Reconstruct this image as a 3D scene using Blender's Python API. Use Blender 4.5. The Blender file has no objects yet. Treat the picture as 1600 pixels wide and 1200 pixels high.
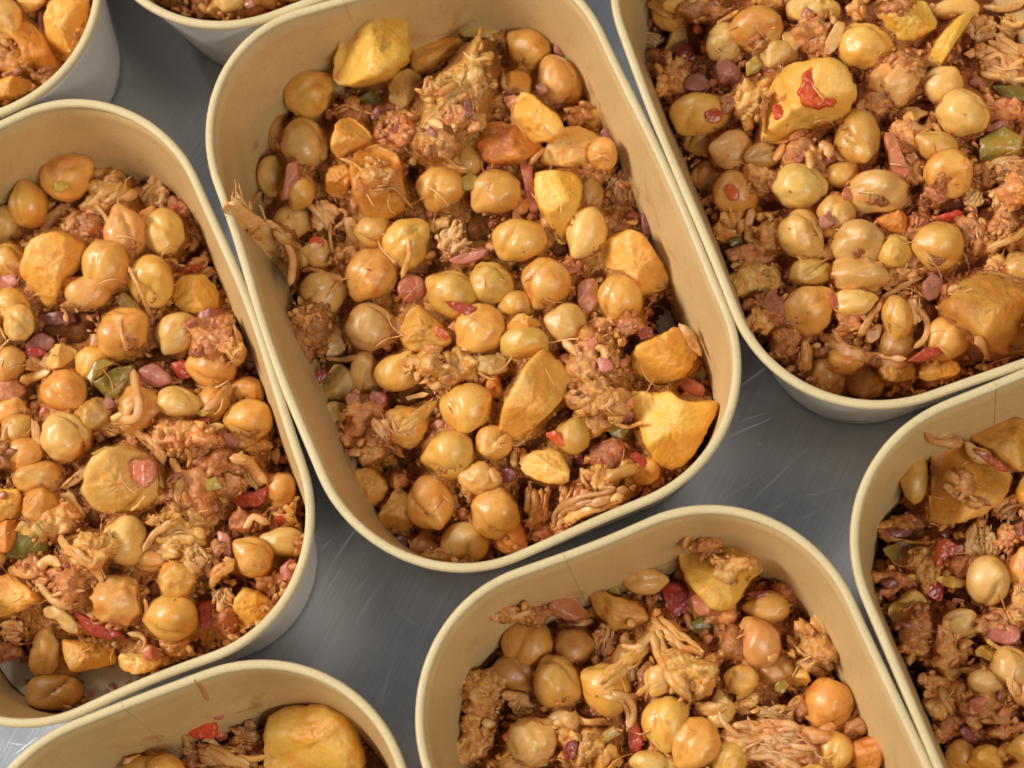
import bpy, math, random
import numpy as np
from mathutils import Matrix, Vector

# ------------------------------------------------------------------ camera, world, lamps, exposure
sc = bpy.context.scene
RIM_Z = 0.05246                      # height of the tub rims above the counter
CAM_D = 0.55066                      # camera height above the rims
FPX, PITCH, ROLL = 3336.9, 0.292017, -0.355567
CX = np.array([1.0, 0, 0]); CU = np.array([0, math.cos(PITCH), math.sin(PITCH)])
CAM_R = math.cos(ROLL) * CX + math.sin(ROLL) * CU
CAM_U = -math.sin(ROLL) * CX + math.cos(ROLL) * CU
CAM_F = np.array([0, math.sin(PITCH), -math.cos(PITCH)])
CAM_P = np.array([0, 0, RIM_Z + CAM_D])
cam = bpy.data.cameras.new('camera'); cam_o = bpy.data.objects.new('camera', cam)
sc.collection.objects.link(cam_o); sc.camera = cam_o
cam.sensor_width = 36; cam.lens = FPX / 1600 * 36; cam.clip_start = 0.01; cam.clip_end = 20
m = Matrix.Identity(4)
for i in range(3):
    m[i][0], m[i][1], m[i][2], m[i][3] = CAM_R[i], CAM_U[i], -CAM_F[i], CAM_P[i]
cam_o.matrix_world = m
cam.dof.use_dof = True; cam.dof.focus_distance = 0.592; cam.dof.aperture_fstop = 13

w = bpy.data.worlds.new('World'); sc.world = w; w.use_nodes = True
w.node_tree.nodes['Background'].inputs[0].default_value = (0.93, 0.96, 1.0, 1)
w.node_tree.nodes['Background'].inputs[1].default_value = 0.115

def lamp(name, loc, target, sx, sy, power, col):
    l = bpy.data.lights.new(name, 'AREA'); l.shape = 'RECTANGLE'; l.size = sx; l.size_y = sy
    l.energy = power; l.color = col
    o = bpy.data.objects.new(name, l); sc.collection.objects.link(o)
    o.location = loc
    o.rotation_euler = (Vector(target) - Vector(loc)).to_track_quat('-Z', 'Y').to_euler()
    return o
lamp('ceiling_light_panel', (-1.75, 1.05, 1.75), (-.1, .2, 0), .9, .6, 58, (1, .985, .955))
lamp('ceiling_tube_light', (-0.45, 2.1, 1.80), (0, .2, 0), 1.2, .16, 16, (1, .985, .955))
lamp('ceiling_tube_light', (0.60, -1.10, 1.8), (0, .2, 0), 1.2, .16, 18, (1, .985, .955))

sc.view_settings.view_transform = 'Standard'; sc.view_settings.look = 'None'
sc.view_settings.exposure = 0.13; sc.view_settings.gamma = 1
sc.render.engine = 'CYCLES'
sc.cycles.use_denoising = True
sc.cycles.use_adaptive_sampling = True; sc.cycles.adaptive_threshold = .03; sc.cycles.adaptive_min_samples = 16
sc.cycles.max_bounces = 5; sc.cycles.diffuse_bounces = 3; sc.cycles.glossy_bounces = 3
sc.cycles.caustics_reflective = True; sc.cycles.blur_glossy = 1.0; sc.cycles.caustics_refractive = False
sc.cycles.sample_clamp_indirect = 4.0

rng = np.random.default_rng(11); random.seed(5)
COL = sc.collection

# ------------------------------------------------------------------ helpers
def vhash(ix, iy, iz):
    h = (ix * 374761393 + iy * 668265263 + iz * 1274126177) & 0xffffffff
    h = ((h ^ (h >> 13)) * 1274126177) & 0xffffffff
    h = (h ^ (h >> 16)) & 0xffffff
    return h / float(0xffffff) * 2 - 1
def vnoise(p):
    p = np.asarray(p, float)
    i = np.floor(p).astype(np.int64); f = p - i
    f = f * f * f * (f * (f * 6 - 15) + 10)
    out = 0
    for dx in (0, 1):
        for dy in (0, 1):
            for dz in (0, 1):
                wgt = (f[:, 0] if dx else 1 - f[:, 0]) * (f[:, 1] if dy else 1 - f[:, 1]) * (f[:, 2] if dz else 1 - f[:, 2])
                out = out + wgt * vhash(i[:, 0] + dx, i[:, 1] + dy, i[:, 2] + dz)
    return out
def fbm(p, o=3, g=.5):
    s, a, r = 0, 1.0, 0
    for k in range(o):
        r = r + a * vnoise(np.asarray(p) * 2.03 ** k + 17.3 * k); s += a; a *= g
    return r / s

def mesh_of(name, v, f, mats, smooth=True, mi=None):
    """f: one index array (n, k), a list of such arrays, or a list of tuples"""
    me = bpy.data.meshes.new(name); v = np.asarray(v, np.float32)
    if isinstance(f, np.ndarray): f = [f]
    elif len(f) and not isinstance(f[0], np.ndarray): f = [np.asarray([t], np.int32) for t in f] if len({len(t) for t in f}) > 1 else [np.asarray(f, np.int32)]
    loops = np.concatenate([a.ravel() for a in f]).astype(np.int32); tot = np.concatenate([np.full(len(a), a.shape[1], np.int32) for a in f])
    me.vertices.add(len(v)); me.vertices.foreach_set('co', v.ravel())
    me.loops.add(len(loops)); me.loops.foreach_set('vertex_index', loops)
    me.polygons.add(len(tot)); me.polygons.foreach_set('loop_start', np.concatenate([[0], np.cumsum(tot)[:-1]]).astype(np.int32))
    for mm in mats: me.materials.append(mm)
    me.polygons.foreach_set('use_smooth', np.full(len(tot), smooth))
    if mi is not None: me.polygons.foreach_set('material_index', np.asarray(mi, np.int32))
    me.update(calc_edges=True); me.validate()
    return me
def link(name, me, parent=None, **props):
    o = bpy.data.objects.new(name, me); COL.objects.link(o)
    if parent: o.parent = parent
    for k, v in props.items(): o[k] = v
    return o

def ray(u, v):
    u = np.asarray(u, float); v = np.asarray(v, float)
    return ((u - 800) / FPX)[..., None] * CAM_R - ((v - 600) / FPX)[..., None] * CAM_U + CAM_F
def at(u, v, z):
    d = ray(u, v); t = (np.asarray(z) - CAM_P[2]) / d[..., 2]
    return CAM_P + d * t[..., None]
def mpp(u, v, z):                                         # metres per photo pixel there
    d = ray(u, v); return (z - CAM_P[2]) / d[..., 2] / FPX

# ------------------------------------------------------------------ materials
class NT:
    def __init__(s, name):
        s.m = bpy.data.materials.new(name); s.m.use_nodes = True
        s.t = s.m.node_tree; s.t.nodes.clear()
        s.out = s.n('ShaderNodeOutputMaterial')
    def n(s, typ, **kw):
        nd = s.t.nodes.new(typ)
        for k, v in kw.items(): setattr(nd, k, v)
        return nd
    def set(s, sock, val):
        if isinstance(val, bpy.types.NodeSocket): s.t.links.new(val, sock)
        elif isinstance(val, (tuple, list)) and len(val) == 3 and sock.type == 'RGBA': sock.default_value = (*val, 1)
        else: sock.default_value = val
    def math(s, op, a, b=0.0, c=0.0, clamp=False):
        nd = s.n('ShaderNodeMath', operation=op, use_clamp=clamp)
        s.set(nd.inputs[0], a); s.set(nd.inputs[1], b); s.set(nd.inputs[2], c)
        return nd.outputs[0]
    def mix(s, f, a, b, mode='MIX'):
        nd = s.n('ShaderNodeMix', data_type='RGBA', blend_type=mode)
        s.set(nd.inputs[0], f); s.set(nd.inputs[6], a); s.set(nd.inputs[7], b)
        return nd.outputs[2]
    def noise(s, vec, scale, detail=3, rough=.55, dist=0.0):
        nd = s.n('ShaderNodeTexNoise'); s.set(nd.inputs['Vector'], vec)
        nd.inputs['Scale'].default_value = scale; nd.inputs['Detail'].default_value = detail
        nd.inputs['Roughness'].default_value = rough; nd.inputs['Distortion'].default_value = dist
        return nd.outputs[0]
    def ramp(s, f, lo, hi):
        nd = s.n('ShaderNodeMapRange', interpolation_type='SMOOTHSTEP'); s.set(nd.inputs[0], f)
        nd.inputs[1].default_value = lo; nd.inputs[2].default_value = hi
        return nd.outputs[0]
    def mapping(s, vec, scale=(1, 1, 1), rot=(0, 0, 0), loc=(0, 0, 0)):
        nd = s.n('ShaderNodeMapping'); s.set(nd.inputs[0], vec)
        s.set(nd.inputs[1], loc) if isinstance(loc, bpy.types.NodeSocket) else setattr(nd.inputs[1], 'default_value', loc)
        nd.inputs[2].default_value = rot; nd.inputs[3].default_value = scale
        return nd.outputs[0]
    def bsdf(s, **kw):
        b = s.n('ShaderNodeBsdfPrincipled')
        for k, v in kw.items(): s.set(b.inputs[k.replace('_', ' ')], v)
        s.t.links.new(b.outputs[0], s.out.inputs[0])
        return b
    def bump(s, h, strength, dist):
        nd = s.n('ShaderNodeBump'); nd.inputs['Strength'].default_value = strength
        nd.inputs['Distance'].default_value = dist; s.set(nd.inputs['Height'], h)
        return nd.outputs[0]

def food(name, base, alt, stain, amt, k=300.0, rough=.34, sss=.12, bump=.25, bdist=.0004, fine=3.0, streak=None, vary=.12, coat=.35, spec=.5, cells=None, crough=.12):
    t = NT(name)
    tc = t.n('ShaderNodeTexCoord').outputs['Object']; oi = t.n('ShaderNodeObjectInfo').outputs['Random']
    off = t.n('ShaderNodeCombineXYZ')
    for i, f in enumerate((37.0, 91.0, 53.0)): t.set(off.inputs[i], t.math('MULTIPLY', oi, f))
    vec = t.n('ShaderNodeVectorMath', operation='MULTIPLY'); t.set(vec.inputs[0], tc)
    vec.inputs[1].default_value = (k, k, k)
    v2 = t.n('ShaderNodeVectorMath', operation='ADD'); t.set(v2.inputs[0], vec.outputs[0]); t.set(v2.inputs[1], off.outputs[0])
    v = v2.outputs[0]
    n1 = t.noise(v, .9, 2, .6); n2 = t.noise(v, 1.5, 4, .65, .6); n3 = t.noise(v, fine, 3, .65)
    col = t.mix(t.ramp(n1, .35, .68), base, alt)
    shift = t.math('MULTIPLY', t.math('SUBTRACT', oi, .5), .18)
    lo = t.n('ShaderNodeMapRange', interpolation_type='SMOOTHSTEP')
    t.set(lo.inputs[0], t.math('ADD', n2, shift)); lo.inputs[1].default_value = .74 - amt * .42; lo.inputs[2].default_value = .90 - amt * .30
    col = t.mix(t.math('MULTIPLY', lo.outputs[0], .85), col, stain)
    h = n3
    if cells:                                                            # minced bits of several colours
        vo = t.n('ShaderNodeTexVoronoi', feature='F1'); t.set(vo.inputs['Vector'], v); vo.inputs['Scale'].default_value = cells[0]
        sp = t.n('ShaderNodeSeparateColor'); t.set(sp.inputs[0], vo.outputs['Color'])
        cr = t.n('ShaderNodeValToRGB'); cr.color_ramp.interpolation = 'CONSTANT'; t.set(cr.inputs[0], sp.outputs[0])
        el = cr.color_ramp.elements; el[0].position = 0; el[0].color = (*cells[1][0], 1); el[1].position = .22; el[1].color = (*cells[1][1], 1)
        for q, cc in enumerate(cells[1][2:]): e = el.new(.22 + (q + 1) * .78 / (len(cells[1]) - 1)); e.color = (*cc, 1)
        col = t.mix(.52, col, cr.outputs[0]); h = t.math('SUBTRACT', n3, t.math('MULTIPLY', vo.outputs['Distance'], 1.1))
    if streak:
        sv = t.mapping(v, scale=streak); ns = t.noise(sv, 2.0, 3, .6)
        col = t.mix(t.ramp(ns, .40, .62), t.mix(.55, col, stain), col); h = t.math('ADD', n3, ns)
    hs = t.n('ShaderNodeHueSaturation'); t.set(hs.inputs['Color'], col)
    r2 = t.math('FRACT', t.math('MULTIPLY', oi, 7.31))
    t.set(hs.inputs['Value'], t.math('ADD', t.math('MULTIPLY', r2, 2 * vary), 1 - vary))
    r3 = t.math('FRACT', t.math('MULTIPLY', oi, 13.7))
    t.set(hs.inputs['Hue'], t.math('ADD', t.math('MULTIPLY', r3, .016), .487))
    col = t.mix(t.math('MULTIPLY', t.ramp(n3, .30, .70), .25), hs.outputs[0], t.mix(1, hs.outputs[0], (.62, .50, .40), 'MULTIPLY'))
    b = t.bsdf(Base_Color=col, Roughness=t.math('ADD', t.math('MULTIPLY', n3, .30), rough - .15),
               Subsurface_Weight=sss, Subsurface_Radius=(1.0, .45, .15), Subsurface_Scale=.0025,
               Coat_Weight=coat, Coat_Roughness=crough,
               Normal=t.bump(h, bump, bdist), Coat_Normal=t.bump(t.noise(v, fine * 2.2, 2, .6), min(bump * 2.2, .9), bdist * 1.5))
    b.inputs['Specular IOR Level'].default_value = spec
    return t.m

M = {}
CP = dict(k=1.0, rough=.44, bump=.24, bdist=.00030, fine=4.2, coat=.62, crough=.075, sss=.15)
M['c_y'] = food('chickpea_pale_yellow', (.82, .50, .140), (.77, .42, .088), (.74, .29, .040), .38, **CP)
M['c_g'] = food('chickpea_golden', (.81, .445, .085), (.75, .36, .050), (.70, .22, .022), .50, **CP)
M['c_o'] = food('chickpea_orange', (.80, .41, .068), (.74, .32, .040), (.65, .19, .020), .52, **CP)
M['c_d'] = food('chickpea_brown', (.58, .30, .062), (.47, .205, .034), (.42, .12, .018), .48, **CP)
M['c_p'] = food('chickpea_pinkish', (.80, .44, .115), (.74, .35, .070), (.63, .20, .032), .50, **CP)
M['c_k'] = food('chickpea_olive', (.76, .43, .085), (.68, .345, .050), (.61, .22, .025), .44, **CP)
PP = dict(k=110.0, rough=.46, sss=.15, bump=.7, bdist=.00035, fine=8.0, coat=.50, crough=.10, vary=.06)
M['p_o'] = food('potato_orange', (.94, .54, .090), (.90, .44, .042), (.78, .26, .018), .40, **PP)
M['p_y'] = food('potato_yellow', (.92, .56, .15), (.88, .46, .080), (.76, .27, .026), .42, **PP)
M['p_b'] = food('potato_brown', (.76, .38, .060), (.66, .28, .034), (.50, .15, .018), .42, **PP)
M['p_r'] = food('potato_saucy', (.76, .31, .034), (.66, .22, .020), (.48, .09, .012), .42, **PP)
M['p_k'] = food('potato_glassy', (.58, .36, .095), (.50, .28, .055), (.48, .16, .03), .30, **PP)
MP = dict(k=240.0, rough=.38, sss=0.0, bump=.65, bdist=.0007, fine=3.8, coat=.85, vary=.10, crough=.08)
BITS = [(.86, .54, .19), (.80, .38, .065), (.62, .25, .08), (.74, .25, .035), (.46, .16, .04)]
M['m_o'] = food('mince_orange', (.82, .39, .064), (.72, .29, .040), (.56, .16, .022), .42, cells=(2.6, BITS), **MP)
M['m_p'] = food('mince_pink', (.74, .34, .072), (.66, .25, .045), (.70, .26, .034), .45, cells=(2.6, BITS[1:] + [(.64, .28, .10)]), **MP)
M['m_d'] = food('mince_dark', (.42, .150, .030), (.33, .105, .020), (.50, .18, .028), .45, cells=(2.6, BITS[2:]), **MP)
M['m_y'] = food('mince_yellow', (.84, .48, .105), (.76, .37, .060), (.64, .22, .026), .4, cells=(2.6, BITS[:4]), **MP)
HP = dict(k=190.0, rough=.30, sss=0.0, bump=.40, bdist=.0004, fine=4.5, coat=.55)
M['h_p'] = food('ham_pink', (.54, .20, .115), (.48, .15, .075), (.56, .20, .055), .3, **HP)
M['h_m'] = food('ham_mauve', (.44, .165, .095), (.38, .125, .066), (.50, .16, .045), .3, **HP)
M['h_d'] = food('ham_dark', (.25, .070, .040), (.20, .050, .030), (.34, .09, .03), .3, **HP)
M['h_s'] = food('ham_salmon', (.62, .22, .085), (.54, .15, .050), (.60, .13, .03), .35, **HP)
TP = dict(k=190.0, rough=.22, sss=.15, bump=.40, bdist=.0004, fine=4.0, coat=.5)
M['t_r'] = food('tomato_red', (.50, .095, .028), (.43, .062, .018), (.64, .20, .030), .45, **TP)
M['t_o'] = food('tomato_orange_red', (.72, .15, .018), (.62, .085, .014), (.76, .26, .025), .35, **TP)
M['t_d'] = food('tomato_dark', (.28, .038, .016), (.22, .026, .010), (.36, .08, .016), .3, **TP)
M['g_g'] = food('pepper_green', (.24, .19, .020), (.18, .13, .013), (.38, .20, .022), .3, **TP)
M['g_y'] = food('pepper_yellow_green', (.56, .38, .050), (.44, .28, .030), (.52, .22, .025), .3, **TP)
M['g_o'] = food('pepper_olive', (.38, .26, .030), (.30, .19, .022), (.44, .18, .02), .35, **TP)
KP = dict(k=230.0, rough=.40, sss=0.0, bump=.35, bdist=.0003, fine=4.0, coat=.7, crough=.09)
M['k_w'] = food('chicken_white', (.86, .53, .19), (.82, .42, .105), (.72, .26, .036), .50, **KP)
M['k_t'] = food('chicken_tan', (.74, .42, .13), (.66, .32, .075), (.58, .19, .035), .50, **KP)
M['k_o'] = food('chicken_orange', (.80, .44, .115), (.70, .31, .055), (.58, .17, .025), .45, **KP)
M['k_b'] = food('chicken_brown', (.52, .28, .090), (.42, .18, .045), (.36, .10, .028), .4, **KP)
M['o_t'] = food('skin_flake', (.76, .43, .11), (.66, .31, .06), (.56, .17, .03), .35, **KP)
M['stew'] = food('wet_stew', (.60, .235, .034), (.46, .155, .022), (.72, .33, .050), .42, k=230, rough=.34, sss=.0, bump=.9, bdist=.0012, fine=3.0, coat=.8, crough=.08, cells=(2.4, [(.70, .36, .08), (.58, .22, .03), (.46, .16, .04), (.62, .20, .025), (.34, .11, .025)]))
M['sauce'] = food('tomato_sauce', (.17, .054, .009), (.11, .031, .006), (.27, .095, .015), .40, k=200, rough=.50, sss=.0, bump=.7, bdist=.0010, fine=3.0, coat=.0, spec=.12)  # sauce colour darkened to put the shade of the gaps into it

def kraft(name, c0, c1, inside=False):
    t = NT(name)
    tc = t.n('ShaderNodeTexCoord').outputs['Object']
    n1 = t.noise(tc, 900, 3, .7); n2 = t.noise(tc, 60, 3); fib = t.noise(t.mapping(tc, scale=(260, 260, 1500), rot=(.5, .3, 0)), 1.0, 3, .65)
    col = t.mix(t.ramp(n2, .3, .7), c0, c1)
    col = t.mix(t.math('MULTIPLY', t.ramp(n1, .50, .72), .36), col, t.mix(1, col, (.72, .66, .58), 'MULTIPLY'))
    col = t.mix(t.math('MULTIPLY', t.ramp(fib, .56, .70), .22), col, t.mix(1, col, (1.22, 1.2, 1.16), 'MULTIPLY'))
    ro = .52
    if inside:                                                           # sauce splashed low on the wall
        z = t.n('ShaderNodeSeparateXYZ'); t.set(z.inputs[0], tc)
        lowm = t.math('SUBTRACT', 1.0, t.ramp(z.outputs[2], .018, .038))
        sm = t.math('MULTIPLY', t.ramp(t.noise(tc, 120, 4, .6, .4), .56, .64), lowm)
        sm = t.math('MAXIMUM', sm, t.math('MULTIPLY', t.ramp(t.noise(tc, 420, 2, .5), .70, .74), .55))
        col = t.mix(t.math('MULTIPLY', sm, .55), col, (.46, .19, .035)); ro = t.math('MULTIPLY_ADD', sm, -.22, .52)
    t.bsdf(Base_Color=col, Roughness=ro, Normal=t.bump(t.math('ADD', n1, fib), .16, .0003))
    return t.m
M['kraft'] = kraft('kraft_paper', (.72, .485, .205), (.66, .435, .178), True)
M['kraft_rim'] = kraft('kraft_rim', (.72, .555, .295), (.66, .505, .26))
M['kraft_out'] = kraft('kraft_outer', (.80, .73, .64), (.74, .67, .58))
M['paper'] = kraft('white_paper', (.62, .56, .46), (.55, .50, .41))
M['seam'] = kraft('kraft_seam', (.62, .43, .195), (.56, .38, .165))

def steel():
    t = NT('brushed_steel')
    tc = t.n('ShaderNodeTexCoord').outputs['Object']
    cloud = t.noise(tc, 22, 4, .6, .8)
    scr = None; hgt = None
    for ang, sx, sy, lo, hi, off, msk in ((.62, 9, 420, .66, .80, 0, 22), (.95, 12, 520, .68, .82, 3, 30), (.30, 14, 600, .70, .84, 7, 26), (-.5, 16, 480, .71, .84, 11, 34), (1.35, 20, 700, .70, .84, 15, 40)):
        mp = t.mapping(tc, rot=(0, 0, -ang)); mp = t.mapping(mp, scale=(sx, sy, 1), loc=(off, off, 0))
        n = t.ramp(t.noise(mp, 1.0, 2, .5), lo, hi)
        mk = t.ramp(t.noise(tc, msk, 2), .42, .62)
        s = t.math('MULTIPLY', n, mk)
        scr = s if scr is None else t.math('MAXIMUM', scr, s)
    # single long scratches: worn lines with a place of their own on the counter
    sep = t.n('ShaderNodeSeparateXYZ'); t.set(sep.inputs[0], tc)
    X, Y = sep.outputs[0], sep.outputs[1]
    for (u0, v0, u1, v1, wd, st) in SCRATCHES:
        a = at(u0, v0, 0.0); b = at(u1, v1, 0.0); d = b - a; L = float(np.hypot(d[0], d[1])); ex, ey = d[0] / L, d[1] / L
        al = t.math('MULTIPLY_ADD', X, ex, float(-(a[0] * ex + a[1] * ey))); al = t.math('MULTIPLY_ADD', Y, ey, al)
        ac = t.math('MULTIPLY_ADD', X, -ey, float(-(-a[0] * ey + a[1] * ex))); ac = t.math('MULTIPLY_ADD', Y, ex, ac)
        ta = t.math('SUBTRACT', 1.0, t.math('ABSOLUTE', t.math('MULTIPLY_ADD', al, 2 / L, -1.0)), clamp=True)
        tw = t.math('SUBTRACT', 1.0, t.math('DIVIDE', t.math('ABSOLUTE', ac), wd * .00019), clamp=True)
        s = t.math('MULTIPLY', t.math('MULTIPLY', tw, t.math('POWER', ta, .6)), st)
        scr = t.math('MAXIMUM', scr, s)
    fine = t.noise(t.mapping(t.mapping(tc, rot=(0, 0, -.75)), scale=(30, 1500, 1)), 1.0, 3)
    col = t.mix(t.ramp(t.math('MULTIPLY_ADD', fine, .4, t.math('MULTIPLY', cloud, .6)), .35, .65), (.50, .515, .535), (.63, .645, .665))
    col = t.mix(t.math('MULTIPLY', scr, .8), col, (.86, .86, .88))
    rough = t.math('MULTIPLY_ADD', cloud, .16, .20)
    rough = t.math('MULTIPLY_ADD', fine, .08, rough)
    rough = t.math('MULTIPLY_ADD', scr, .22, rough)
    met = t.math('SUBTRACT', 1.0, t.math('MULTIPLY', scr, .45))
    t.bsdf(Base_Color=col, Metallic=met, Roughness=rough, Normal=t.bump(t.math('MULTIPLY_ADD', scr, -2.0, fine), .08, .0003))
    return t.m
SCRATCHES = [(1165, 792, 1268, 694, 3.2, .85), (1125, 785, 1200, 735, 2, .5), (1240, 780, 1325, 760, 2.2, .6), (1255, 744, 1310, 715, 2.6, .5),
    (1140, 682, 1215, 650, 2.4, .6), (1110, 790, 1180, 720, 1.6, .35), (1240, 818, 1290, 792, 2, .5), (1183, 698, 1191, 694, 3, .8), (1196, 702, 1200, 700, 3, .8),
    (1205, 800, 1225, 785, 2.6, .6), (1150, 660, 1205, 644, 1.6, .4), (1270, 722, 1345, 702, 1.8, .4),
    (555, 972, 595, 912, 3, .75), (545, 935, 582, 896, 3, .6), (510, 925, 535, 886, 2.2, .6), (617, 953, 662, 984, 2.4, .6), (652, 902, 700, 920, 2, .4), (575, 1030, 600, 1000, 1.8, .35), (500, 860, 520, 842, 2, .4),
    (292, 240, 325, 205, 2.4, .5), (300, 252, 318, 228, 2, .35), (285, 215, 322, 192, 1.6, .3), (560, 1070, 580, 1015, 2, .3), (20, 1180, 60, 1150, 2, .5), (10, 1160, 40, 1165, 2, .4)]
M['steel'] = steel()

# ------------------------------------------------------------------ counter
def build_counter():
    x0, x1, y0, y1, th = -.45, .50, -.20, .72, .02
    v = [(x0, y0, 0), (x1, y0, 0), (x1, y1, 0), (x0, y1, 0), (x0, y0, -th), (x1, y0, -th), (x1, y1, -th), (x0, y1, -th)]
    f = [(0, 1, 2, 3), (7, 6, 5, 4), (0, 4, 5, 1), (1, 5, 6, 2), (2, 6, 7, 3), (3, 7, 4, 0)]
    link('counter_top', mesh_of('counter_top', v, f, [M['steel']], False), kind='structure', label='scratched brushed stainless steel counter top under the tubs', category='counter')
build_counter()

# ------------------------------------------------------------------ paper tubs
A, B, RC, INS, RB = .0600, .0860, .0415, .0092, .0300
TUBS = {   # x, y, turn, paper flex (mm, Fourier terms round the rim)
 'centre': (.0008, .2067, .0307, [-.08,-.04,-.41,.05,-.15,.48,.05,.11,.31,-.33,-.42,.55,.10]),
 'left': (-.1205, .2072, .0335, [-.21,.09,-.14,.76,-.05,.31,-.02,-.03,.19,.22,-.19,.49,.25]),
 'right': (.1218, .2069, -.0057, [-.04,.05,-.09,.02,.07,-.10,.01,.19,-.03,-.11,.05,-.01,-.29]),
 'lower': (.0052, .0321, .0335, [.02,-.04,-.10,.19,-.09,.12,.07,.01,.09,-.06,-.13,.27,-.06]),
 'corner': (.1257, .0343, .0166, [.01,.05,.07,-.04,.02,-.06,-.01,.05,-.09,.03,.04,.10,.11]),
 'low_left': (-.1193, .0350, .0094, [.02,-.16,.06,-.03,-.09,-.04,.04,-.09,-.09,.04,-.02,-.22,-.06]),
 'top_left': (-.1297, .3790, .0209, [-.06,-.14,.01,-.11,.07,-.05,.08,-.04,.06,-.06,.11,.04,.22]),
 'top': (-.0090, .3784, .0104, [.02,.03,-.05,-.06,-.01,.01,.03,-.01,.01,.07,.02,-.04,-.13]),
}
TUB_LABEL = {
 'centre': 'kraft paper tub in the middle, seen almost whole, chicken hanging over its left rim',
 'left': 'kraft paper tub at the left edge, with bare floor showing at its lower end',
 'right': 'kraft paper tub in the upper right, with a big red-spotted potato piece',
 'lower': 'kraft paper tub at the bottom centre, with Y-shaped chicken shreds in it',
 'corner': 'kraft paper tub cut off by the lower right corner, darkest filling',
 'low_left': 'kraft paper tub at the bottom left, mostly empty wall and one orange potato block',
 'top_left': 'kraft paper tub cut off by the upper left corner of the photo',
 'top': 'kraft paper tub cut off by the top edge, only its near rim showing',
}
TUB_WORD = {'centre': 'centre tub', 'left': 'left tub', 'right': 'upper right tub', 'lower': 'bottom centre tub', 'corner': 'lower right tub',
            'low_left': 'bottom left tub', 'top_left': 'upper left tub', 'top': 'top edge tub'}
FLOOR_Z = .0045
FLEX_T = {}
def flex(ang, co):
    if id(co) not in FLEX_T:
        a = np.linspace(-np.pi, np.pi, 721)
        FLEX_T[id(co)] = 1e-3 * (co[0] + sum(co[2 * n - 1] * np.cos(n * a) + co[2 * n] * np.sin(n * a) for n in range(1, 7)))
    return FLEX_T[id(co)][np.clip(np.round((np.asarray(ang) + np.pi) * (720 / (2 * np.pi))).astype(int), 0, 720)]
def rr_outline(a, b, r, n=192):
    """points and normals round a rounded rectangle, evenly spaced"""
    segs = []
    for cx, cy, t0 in ((a - r, b - r, 0), (-(a - r), b - r, 90), (-(a - r), -(b - r), 180), (a - r, -(b - r), 270)):
        for k in range(33):
            t = math.radians(t0 + 90 * k / 32); segs.append((cx + r * math.cos(t), cy + r * math.sin(t), math.cos(t), math.sin(t)))
    s = np.array(segs + segs[:1]); L = np.concatenate([[0], np.cumsum(np.hypot(*np.diff(s[:, :2], axis=0).T))])
    q = np.arange(n) / n * L[-1]
    o = np.stack([np.interp(q, L, s[:, i]) for i in range(4)], 1)
    o[:, 2:] /= np.linalg.norm(o[:, 2:], axis=1)[:, None]
    return o
def outline(co, z, inset=0.0, n=192):
    fr = 1 - z / RIM_Z
    o = rr_outline(A - INS * fr, B - INS * fr, RC + (RB - RC) * fr, n)
    ang = np.arctan2(o[:, 1] / B, o[:, 0] / A)
    d = flex(ang, co) * max(z / RIM_Z, 0) - inset
    return o[:, :2] + o[:, 2:] * d[:, None], o[:, 2:]
def inside_sd(co, x, y, z, inset):
    fr = 1 - z / RIM_Z; a = A - INS * fr; b = B - INS * fr; r = RC + (RB - RC) * fr
    qx = np.abs(x) - (a - r); qy = np.abs(y) - (b - r)
    sd = np.hypot(np.maximum(qx, 0), np.maximum(qy, 0)) + np.minimum(np.maximum(qx, qy), 0) - r
    return sd - flex(np.arctan2(y / B, x / A), co) * (z / RIM_Z) + inset
def grid_faces(R, n, closed=False):
    i = np.arange(R if closed else R - 1)[:, None]; k = np.arange(n)[None, :]; j = (i + 1) % R; l = (k + 1) % n
    return np.stack([i * n + k, i * n + l, j * n + l, j * n + k], -1).reshape(-1, 4)
def loft(rings, closed=False):
    return np.concatenate(rings), grid_faces(len(rings), len(rings[0]), closed)
def ring3(xy, z):
    return np.column_stack([xy, np.broadcast_to(z, len(xy))])
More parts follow.
